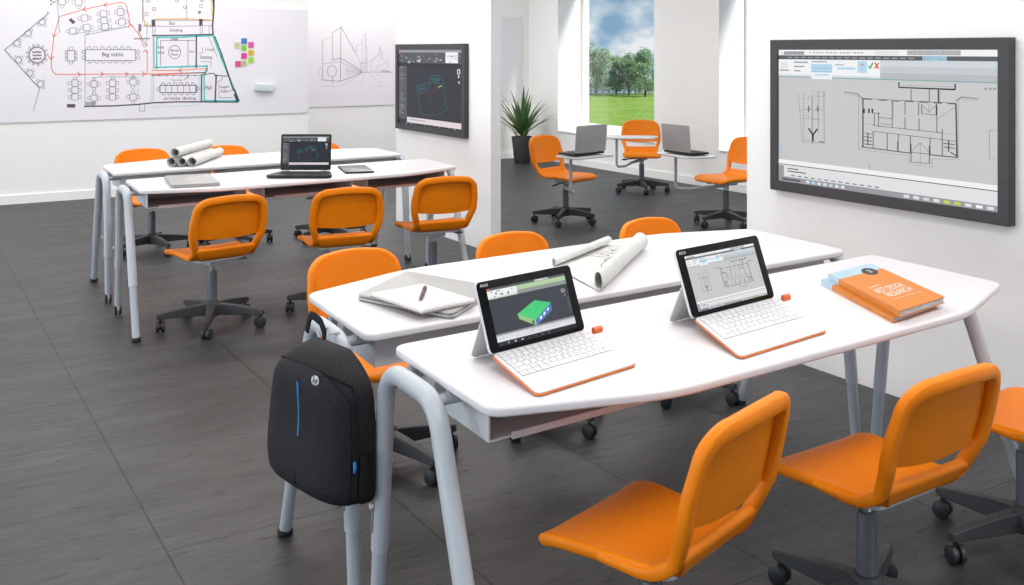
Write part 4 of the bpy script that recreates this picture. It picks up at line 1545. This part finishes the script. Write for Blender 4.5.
# four rolled paper tubes
TUBES = [((1.470, 6.385), (1.79, 6.925), .0, 'rolled drawing at the left of the bottom row of paper tubes'),
         ((1.525, 6.353), (1.845, 6.893), .0, 'rolled drawing in the middle of the bottom row of paper tubes'),
         ((1.580, 6.321), (1.90, 6.861), .0, 'rolled drawing nearest the viewer in the bottom row of tubes'),
         ((1.488, 6.365), (1.84, 6.90), 1., 'rolled drawing resting on top of the other three paper tubes')]
for (a, b, up, lab) in TUBES:
    r = .030
    z = TOP + r + .0005 + (up * .0555)
    a = Vector((a[0], a[1], z)); b = Vector((b[0], b[1], z))
    c = (a + b) / 2
    o = empty('paper_roll', c)
    tag(o, lab, 'paper roll', 'rolled drawings on the far table')
    d = (b - a); Ln = d.length
    rot = Vector((0, 1, 0)).rotation_difference(d.normalized()).to_matrix().to_4x4()
    o.rotation_euler = rot.to_euler()
    mb = MB()
    mb.shell(lambda u, v: ((r - .0075 * u) * cos(u * 2 * pi * 1.9), (v - .5) * Ln, (r - .0075 * u) * sin(u * 2 * pi * 1.9)), 56, 4, .0011)
    pr = mb.build('paper', PAPER, o, ang=60)
    mb = MB()
    rnd = random.Random(int(up * 10 + a.x * 100))
    for k in range(14):
        t0 = rnd.uniform(.15, .8) * pi; v0 = rnd.uniform(-.44, .38) * Ln; ll = rnd.uniform(.02, .09)
        rr = r + .0017
        if rnd.random() < .5:
            mb.add([(rr * cos(t0), v0, rr * sin(t0)), (rr * cos(t0 + .07), v0, rr * sin(t0 + .07)), (rr * cos(t0 + .07), v0 + ll, rr * sin(t0 + .07)), (rr * cos(t0), v0 + ll, rr * sin(t0))], [(0, 1, 2, 3)])
        else:
            n = 6
            vs = [(rr * cos(t0 + .14 * i), v0 + .004 * j, rr * sin(t0 + .14 * i)) for i in range(n) for j in (0, 1)]
            mb.add(vs, [(2 * i, 2 * i + 2, 2 * i + 3, 2 * i + 1) for i in range(n - 1)])
    mb.build('printed_lines', INKL, pr, ang=0, recalc=False)

# two books
def book(c, rz, w, d, h, z, lab, lettering_on):
    root = empty('book', (c[0], c[1], z), R(rz))
    tag(root, lab, 'book', 'orange books on the nearest table')
    mb = MB(); mb.slab(rect(-w / 2 + .002, -d / 2 + .003, w / 2 - .003, d / 2 - .003), .002, h - .002); mb.build('page_block', PAGES, root, ang=0)
    mb = MB(); s = d / 2 - d * .17
    for z0, z1 in ((0.0004, .002), (h - .002, h)):
        mb.mi = 0; mb.slab(rect(-w / 2, -d / 2, w / 2, s), z0, z1)
        mb.mi = 1; mb.slab(rect(-w / 2, s, w / 2, d / 2), z0, z1)
    mb.mi = 0; mb.box(-w / 2 - .0015, -d / 2, .0004, -w / 2 + .002, s, h)
    mb.mi = 1; mb.box(-w / 2 - .0015, s, .0004, -w / 2 + .002, d / 2, h)
    cv = mb.build('cover', [BOOKO, BOOKB], root, ang=0)
    if lettering_on:
        mb = MB(); fn = lambda x, y: (x, y, h + .0006)
        lettering(mb, 'BEST DESIGN', fn, -w * .32, -d * .13, .036, w * .60)
        lettering(mb, 'RESEARCH', fn, -w * .26, -d * .245, .036, w * .54)
        lettering(mb, 'A GUIDE TO', fn, -w * .32, -.0, .012, w * .25)
        mb.box(-w * .30, -d * .30, h + .0003, w * .34, -d * .297, h + .0006)
        mb.build('title_lettering', LETTER, cv, ang=0, recalc=False)
        mb = MB()
        lettering(mb, 'DESIGN RESEARCH', lambda x, y: (x, y, h + .0006), -w * .36, d * .40, .009, w * .34)
        mb.build('band_lettering', mat('band_print_grey', (.35, .45, .5), rough=.6), cv, ang=0, recalc=False)
        mb = MB()
        mb.slab([(.034 * cos(2 * pi * k / 28) + w * .20, .034 * sin(2 * pi * k / 28) + s) for k in range(28)], h, h + .0007)
        mb.mi = 1
        lettering(mb, '2', lambda x, y: (x, y, h + .0009), w * .20 - .010, s - .012, .026, .018)
        mb.build('round_badge', [mat('badge_black', (.01, .012, .02), rough=.4), LETTER], cv, ang=0, recalc=False)
    return root


BRZ = 34 - 90 + 40 - 1
skew(book((2.455, 1.955), 9, .235, .37, .016, TOP, 'lower orange book with pale blue band, under the lettered book', False), .66)
skew(book((2.468, 1.940), 8, .24, .37, .018, TOP + .0163, 'upper orange book with white lettering and black round badge', True), .66)


# laptops on tablet arms
def arm_laptop(tc, x, y, turn, lab):
    c, tx, ty = tc
    p = on_tablet(c, tx, ty, x, y)
    return open_laptop('open_laptop', p, math.degrees(c.rotation_euler.z) + turn, .355, .20, .225, 5, lab, BLACKP, SILVERD)


bpy.context.view_layer.update()
arm_laptop(TABLET[0], .18, .40, -6, 'grey laptop seen from behind on the tablet nearest the potted plant')
arm_laptop(TABLET[2], .06, .47, 0, 'grey laptop seen from behind on the tablet nearest the display wall')

# ================================================================== backpack
bp = empty('backpack', (.0, 0, 0))
tag(bp, 'black backpack with blue zip strip hanging from the left end of the table', 'backpack')
BX, BY, BZ = .940, 2.370, .390      # back panel plane x, centre y, bottom z
BH, BW = .342, .350


def pack_half(z):
    """half width of the pack at height z (0..1)"""
    if z < .10: return .5 * BW * (.86 + .14 * math.sqrt(max(0, 1 - ((.10 - z) / .10) ** 2)))
    if z < .55: return .5 * BW
    t = (z - .55) / .45
    return .5 * BW * (1 - .10 * t - .50 * max(0, (t - .35) / .65) ** 2.4)


def pack_pt(a, z, bulge=1.0, depth=.105):
    """a in -1..1 around the front: -1 = +y edge at the back, +1 = -y edge at the back"""
    hw = pack_half(z)
    t = a * pi / 2
    e = .62
    sx = math.copysign(abs(sin(t)) ** e, t)
    cx_ = abs(cos(t)) ** e
    endr = math.sqrt(max(0, 1 - max(0, (z - .80) / .20) ** 2 * .72)) * math.sqrt(max(0, 1 - max(0, (.12 - z) / .12) ** 2 * .45))
    dep = depth * (1.06 - .16 * z) * endr
    # fabric sag
    dep += .004 * sin(9 * z + 2 * a) * cx_
    return (-dep * cx_ * bulge, -sx * hw, z * BH)


YAW = R(12)
def PK(p): return (BX + p[0] * cos(YAW) - p[1] * sin(YAW), BY + p[0] * sin(YAW) + p[1] * cos(YAW), BZ + p[2])


mb = MB()
NA, NZ = 40, 34
vs, fs = [], []
for j in range(NZ + 1):
    z = j / NZ
    for i in range(NA + 1):
        vs.append(PK(pack_pt(-1 + 2 * i / NA, z)))
W_ = NA + 1
for j in range(NZ):
    for i in range(NA):
        fs.append((j * W_ + i, j * W_ + i + 1, (j + 1) * W_ + i + 1, (j + 1) * W_ + i))
    fs.append((j * W_ + NA, j * W_, (j + 1) * W_, (j + 1) * W_ + NA))
fs.append(tuple(range(W_))); fs.append(tuple(NZ * W_ + i for i in range(W_)))
mb.add(vs, fs)
body = mb.build('pack_body', FABRIC, bp, ang=50)
# front compartment: a padded panel with piping
def front_pt(a, z, off):
    p = Vector(pack_pt(a, z)); q = Vector(pack_pt(a, z, 1.0))
    n = Vector((-cos(a * pi / 2), -sin(a * pi / 2) * .8, 0)).normalized()
    return PK(p + n * off)


mb = MB()
def panel_fn(u, v):
    a = -.70 + 1.40 * u
    ztop = .91 - .20 * abs(2 * u - 1) ** 2.6
    z = .03 + (ztop - .03) * v
    puff = .011 * (1 - abs(2 * u - 1) ** 4) * (1 - abs(2 * v - 1) ** 4) + .002
    return front_pt(a, z, puff)
mb.shell(panel_fn, 24, 24, .003)
fp = mb.build('front_pocket', FABRIC, bp, ang=60)
mb = MB()
edge = [(0, v / 14) for v in range(0, 15)] + [(u / 20, 1) for u in range(1, 20)] + [(1, 1 - v / 14) for v in range(0, 15)]
mb.tube([panel_fn(*q) for q in edge], .0028, 6)
mb.build('piping', FABRIC2, fp)
mb = MB()
mb.tube([front_pt(.02, .43 + .027 * k, .0145) for k in range(15)], .0032, 6); mb.build('blue_zip', BLUEZ, fp)
fp2 = fp
mb = MB(); mb.tube([front_pt(.02, .10 + .052 * k, .0138) for k in range(15)], .0012, 5); mb.build('centre_seam', FABRIC2, fp2)
# round emblem
mb = MB()
ec = Vector(front_pt(.24, .855, .0145)); en = (Vector(front_pt(.24, .855, .05)) - ec).normalized()
ex = Vector((0, 0, 1)).cross(en).normalized(); ey = en.cross(ex)
if ex.y > 0: ex = -ex
def emb(a, b, l=0.): return ec + ex * a + ey * b + en * l
disc = [(.0115 * cos(2 * pi * k / 24), .0115 * sin(2 * pi * k / 24)) for k in range(24)]
mb.add([emb(x, y) for x, y in disc] + [emb(x, y, .0015) for x, y in disc], [tuple(range(24, 48))] + [(k, (k + 1) % 24, 24 + (k + 1) % 24, 24 + k) for k in range(24)])
mb.mi = 1
def stroke(p, q, w=.0018):
    d = Vector(q) - Vector(p); n_ = Vector((-d.y, d.x)).normalized() * w / 2
    mb.add([emb(p[0] + n_.x, p[1] + n_.y, .0019), emb(q[0] + n_.x, q[1] + n_.y, .0019), emb(q[0] - n_.x, q[1] - n_.y, .0019), emb(p[0] - n_.x, p[1] - n_.y, .0019)], [(0, 1, 2, 3)])
for s in (((-.006, -.006), (-.002, .011)), ((-.0045, .001), (-.001, .001)), ((-.001, .001), (-.0025, -.006)), ((.0005, -.011), (.004, .003)), ((.004, .003), (.007, .003)), ((.007, .003), (.0055, -.004)), ((.0055, -.004), (.0022, -.004))):
    stroke(*s)
mb.build('round_emblem', [mat('emblem_silver', (.72, .72, .74), rough=.3, metal=.3), FABRIC2], fp, ang=0, recalc=False)
# main zip running over the pack, side pocket, puller
mb = MB(); mb.tube([front_pt(.80 - .0 * k, .12 + .05 * k, .003) for k in range(15)], .0035, 6); mb.tube([front_pt(-.80, .12 + .05 * k, .003) for k in range(15)], .0035, 6)
mb.tube([front_pt(-.80 + 1.6 * k / 20, .82 + .09 * (1 - abs(k / 10 - 1) ** 2.2), .003) for k in range(21)], .0035, 6)
mb.build('main_zip', FABRIC2, bp)
mb = MB(); mb.tube([front_pt(.76, .33, .006), front_pt(.765, .30, .010), front_pt(.76, .26, .008)], [.004, .0045, .003], 8); mb.build('zip_puller', BLUEZ, bp)
mb = MB()
mb.shell(lambda u, v: front_pt(.84 + .145 * u, .03 + .33 * v, .004 + .008 * sin(pi * u) * (.4 + .6 * v)), 8, 10, .002)
mb.build('side_pocket', FABRIC2, bp, ang=60)
# top handle and shoulder straps
hk = Vector((BX + .004, 2.60, .705))
mb = MB()
hpath = [(BX - .008, BY + .17, BZ + BH * .965), (BX - .004, BY + .165, BZ + BH + .018), (BX - .004, BY + .15, BZ + BH + .036), (BX - .006, BY + .12, BZ + BH + .04), (BX - .004, BY + .08, BZ + BH + .034), (BX - .004, BY + .055, BZ + BH + .014), (BX - .008, BY + .05, BZ + BH * .965)]
mb.tube(hpath, 1, prof=[(.003 * a, .011 * b) for a, b in ((1, .8), (1, -.8), (.4, -1), (-.4, -1), (-1, -.8), (-1, .8), (-.4, 1), (.4, 1))])
mb.build('carry_handle', FABRIC2, bp, ang=60)

# the hook on the end frame that carries the pack: part of the table behind the nearest one
T2 = TAB[1]
bpy.context.view_layer.update()
M2 = (Matrix.Translation(T2.location) @ Matrix.Rotation(T2.rotation_euler.z, 4, 'Z')).inverted()
hook = MB()
for y in (2.52, 2.46):
    hook.tube([M2 @ Vector(p) for p in ((.992, y, .728), (.962, y, .730), (.952, y - .004, .722), (.955, y - .012, .700))], .0035, 8)
hook.tube([M2 @ Vector(p) for p in ((.955, 2.508, .702), (.952, 2.48, .697), (.955, 2.448, .702))], .0035, 8)
hook.build('bag_hook', LEGM, T2)

# ================================================================== potted plant
pl = empty('potted_plant', (6.98, 11.08, 0))
tag(pl, 'spiky green potted plant in a dark grey planter in the far corner', 'potted plant')
mb = MB()
hexa = [(.118 * cos(2 * pi * k / 24), .118 * sin(2 * pi * k / 24)) for k in range(24)]
mb.lathe([(.095, 0), (.105, .01), (.138, .31), (.142, .335), (.136, .338), (.128, .335), (.124, .30)], n=28)
pot = mb.build('planter', POTM, pl)
mb = MB(); mb.lathe([(.0, .297), (.123, .298), (.12, .306), (.0, .312)], n=24); mb.build('soil', SOIL, pl)
mb = MB(); mb.tube([(0, 0, .30), (.004, 0, .36), (0, .004, .44)], [.03, .027, .018], 10); mb.build('stem', BARK, pl)


def spike(mb, az, el, ln, wd, droop, z0, r0=.012):
    pts = []
    N = 9
    d = Vector((cos(az), sin(az), 0))
    p = d * r0 + Vector((0, 0, z0))
    e = el
    for i in range(N + 1):
        pts.append(p.copy())
        p = p + (d * cos(e) + Vector((0, 0, sin(e)))) * ln / N
        e -= droop / N * (i / N) * 2
    side = Vector((-sin(az), cos(az), 0))
    vs, fs = [], []
    for i, q in enumerate(pts):
        t = i / N
        w = wd * (min(1, .55 + 1.6 * t) if t < .3 else (1 - ((t - .3) / .7) ** 1.5)) + .0006
        up = Vector((0, 0, .28 * w))
        vs += [q - side * w + up, q - Vector((0, 0, .002)), q + side * w + up]
    for i in range(N):
        a = i * 3
        fs += [(a, a + 1, a + 4, a + 3), (a + 1, a + 2, a + 5, a + 4)]
    mb.add(vs, fs)


rnd = random.Random(11)
for k in range(44):
    mb = MB()
    big = k < 34
    if big:
        t = k / 34
        spike(mb, k * 2.39996, R(86 - 62 * t + rnd.uniform(-6, 6)), rnd.uniform(.50, .66) * (1 - .1 * t), rnd.uniform(.024, .032), R(rnd.uniform(10, 34)), .40 - .05 * t)
        mb.build('leaf', YUCCA if rnd.random() < .72 else YUCCAL, pl, ang=60, recalc=False)
    else:
        spike(mb, k * 2.1, R(rnd.uniform(30, 66)), rnd.uniform(.17, .24), .012, R(25), .31, .045)
        mb.build('leaf', YUCCAL, pl, ang=60, recalc=False)

# ================================================================== outdoors
GZ = -5.0
mb = MB()
NX, NY = 24, 24
def lawn(u, v):
    d = 14 + 138 * v; q = (u - .5) * 240
    x = d * SN + q * CS; y = d * CS - q * SN
    return (x, y, GZ + .25 * sin(x * .05) * cos(y * .04))
mb.grid(lawn, NX, NY)
o = mb.build('lawn', GRASS, None, ang=60); o['kind'] = 'structure'


def tree(x, y, h, w, mi, seed, lab, cat='tree', name='park_tree'):
    rnd = random.Random(seed)
    root = empty(name, (x, y, GZ))
    tag(root, lab, cat, 'trees along the far edge of the lawn')
    mb = MB()
    mb.tube([(0, 0, -.2), (.05, .05, h * .3), (-.1, .08, h * .55), (.05, 0, h * .82)], [h * .022, h * .018, h * .012, h * .005], 8)
    for k in range(7):
        a = rnd.uniform(0, 6.28); z = h * rnd.uniform(.28, .6)
        l = w * rnd.uniform(.25, .42)
        mb.tube([(0, 0, z), (l * .5 * cos(a), l * .5 * sin(a), z + l * .45), (l * cos(a), l * sin(a), z + l * .75)], [h * .009, h * .006, h * .002], 6)
    mb.build('trunk', BARK, root)
    mb = MB()
    blobs = []
    for k in range(20):
        t = rnd.random() ** .9
        z = h * (.22 + .70 * t)
        prof = .5 * w * math.sqrt(max(.05, 1 - (abs((z / h) - .56) / .46) ** 2))
        a = rnd.uniform(0, 6.28); r = prof * rnd.uniform(.15, .85)
        blobs.append((r * cos(a), r * sin(a), z, w * rnd.uniform(.14, .26)))
    for (bx, by, bz, br) in blobs:
        for k in range(190):
            d = Vector((rnd.gauss(0, 1), rnd.gauss(0, 1), rnd.gauss(0, .8))).normalized() * br * rnd.uniform(.55, 1.08)
            c = Vector((bx, by, bz)) + d
            s = rnd.uniform(.11, .22)
            u = Vector((rnd.gauss(0, 1), rnd.gauss(0, 1), rnd.gauss(0, 1))).normalized()
            v = u.orthogonal().normalized()
            mb.mi = 0 if rnd.random() < .6 else 1
            mb.add([c - u * s, c + v * s * .6, c + u * s, c - v * s * .6], [(0, 1, 2, 3)])
    mb.build('foliage', [TREEG[mi], TREEG[(mi + 1) % 3]], root, ang=0, recalc=False)


def far(u, d):
    a = (u - CX) / F_PX
    return d * (a * CS + SN), d * (-a * SN + CS)


for (u, d, h, w, mi, lab) in [
        (597, 140, 7.0, 4.6, 1, 'tall loose green tree at the left side of the window view'),
        (616, 146, 5.6, 3.6, 2, 'pale green slim tree in the middle of the window view'),
        (629, 143, 5.9, 3.6, 0, 'mid green tree standing between the pale tree and the dense one'),
        (645, 138, 6.6, 5.2, 0, 'dense dark green tree at the right side of the window view'),
        (568, 149, 6.2, 4.4, 0, 'green tree hidden behind the left window jamb, beyond the lawn'),
        (668, 144, 6.4, 4.6, 1, 'green tree hidden behind the wall right of the window view'),
        (716, 143, 6.0, 4.4, 2, 'green tree far right along the lawn edge, behind the wall')]:
    x, y = far(u, d)
    tree(x, y, h, w, mi, int(u), lab)
for k in range(9):
    rnd = random.Random(90 + k)
    x, y = far(580 + 11 * k, 151 + (k % 2) * 2.5)
    root = empty('hedge_bush', (x, y, GZ))
    tag(root, 'low dark green bush in the row under the far trees', 'bush', 'bushes under the far trees')
    mb = MB()
    for j in range(700):
        a = rnd.uniform(0, 6.28); e = rnd.random() ** .6
        c = Vector((cos(a) * 1.3 * math.sqrt(1 - e * e * .6) * rnd.uniform(.7, 1), sin(a) * 1.3 * rnd.uniform(.7, 1), 2.2 * e * rnd.uniform(.5, 1.05)))
        s = rnd.uniform(.10, .2)
        u = Vector((rnd.gauss(0, 1), rnd.gauss(0, 1), rnd.gauss(0, 1))).normalized(); v = u.orthogonal().normalized()
        mb.add([c - u * s, c + v * s * .6, c + u * s, c - v * s * .6], [(0, 1, 2, 3)])
    mb.build('foliage', TREEG[0], root, ang=0, recalc=False)
    mb = MB(); mb.tube([(0, 0, -.1), (0, 0, 1.0)], [.08, .04], 6); mb.build('stem', BARK, root)

# ================================================================== sky, lights, camera
w = bpy.data.worlds.new('sky'); SC.world = w; w.use_nodes = True
nt = w.node_tree
bg = nt.nodes['Background']
tc = nt.nodes.new('ShaderNodeTexCoord')
mp = nt.nodes.new('ShaderNodeMapping'); mp.inputs['Scale'].default_value = (1, 1, 1.6); mp.inputs['Location'].default_value = (.6, .2, .06)
nz_ = nt.nodes.new('ShaderNodeTexNoise'); nz_.inputs['Scale'].default_value = 22; nz_.inputs['Detail'].default_value = 7; nz_.inputs['Roughness'].default_value = .52
rp = nt.nodes.new('ShaderNodeValToRGB')
e = rp.color_ramp.elements
e[0].position = .40; e[0].color = (.23, .40, .60, 1)
e[1].position = .64; e[1].color = (.88, .90, .93, 1)
m_ = e.new(.52); m_.color = (.50, .62, .74, 1)
L = nt.links.new
L(tc.outputs['Generated'], mp.inputs['Vector']); L(mp.outputs['Vector'], nz_.inputs['Vector'])
L(nz_.outputs['Fac'], rp.inputs['Fac']); L(rp.outputs['Color'], bg.inputs['Color'])
bg.inputs['Strength'].default_value = 1.0


def area(name, loc, rot, sx, sy, power, col):
    l = bpy.data.lights.new(name, 'AREA'); l.shape = 'RECTANGLE'; l.size = sx; l.size_y = sy; l.energy = power; l.color = col
    o = bpy.data.objects.new(name, l); COL.objects.link(o); o.location = loc; o.rotation_euler = rot
    return o


WARM = (1.0, .965, .94)
COOL = (.90, .96, 1.0)
for x in (-1.5, 1.2, 3.0):
    for y in (0.6, 3.6, 6.6, 9.4):
        area('ceiling_lamp', (x, y, 2.88), (0, 0, 0), 1.2, 1.2, 30, WARM)
for x, y in ((5.4, 4.6), (5.4, 7.2), (5.4, 9.8), (4.9, 10.95)):  # last one is added to lighten the recessed whiteboard wall
    area('ceiling_lamp', (x, y, 2.88), (0, 0, 0), 1.2, 1.2, 30, WARM)

for y in (1.2, 5.0, 8.4):
    area('side_fill_light', (-6.2, y, 1.15), (0, R(-90), 0), 1.7, 2.6, 88, COOL)  # added fill lamps, no window here; cool light for the display walls
sun = bpy.data.lights.new('sun', 'SUN'); sun.energy = 5.0; sun.angle = R(9); sun.color = (1, .96, .9)
so = bpy.data.objects.new('sun', sun); COL.objects.link(so)
so.rotation_euler = Vector((-.2, .75, -.5)).to_track_quat('-Z', 'Y').to_euler()

cam = bpy.data.cameras.new('camera')
cam.sensor_width = 36; cam.lens = F_PX / 1024 * 36
cam.shift_y = -(292.5 - HY) / 1024
cam.clip_end = 600
co = bpy.data.objects.new('camera', cam); COL.objects.link(co)
co.location = (0, 0, CAMH)
co.rotation_euler = (R(90), 0, -math.atan2(SN, CS))
SC.camera = co
SC.view_settings.view_transform = 'Standard'
SC.view_settings.look = 'None'
SC.view_settings.gamma = 1
SC.view_settings.use_curve_mapping = False
SC.view_settings.exposure = 0.0
SC.cycles.use_denoising = True
SC.cycles.max_bounces = 8
SC.cycles.diffuse_bounces = 5
SC.cycles.glossy_bounces = 3
SC.cycles.transparent_max_bounces = 8
SC.cycles.sample_clamp_indirect = 6
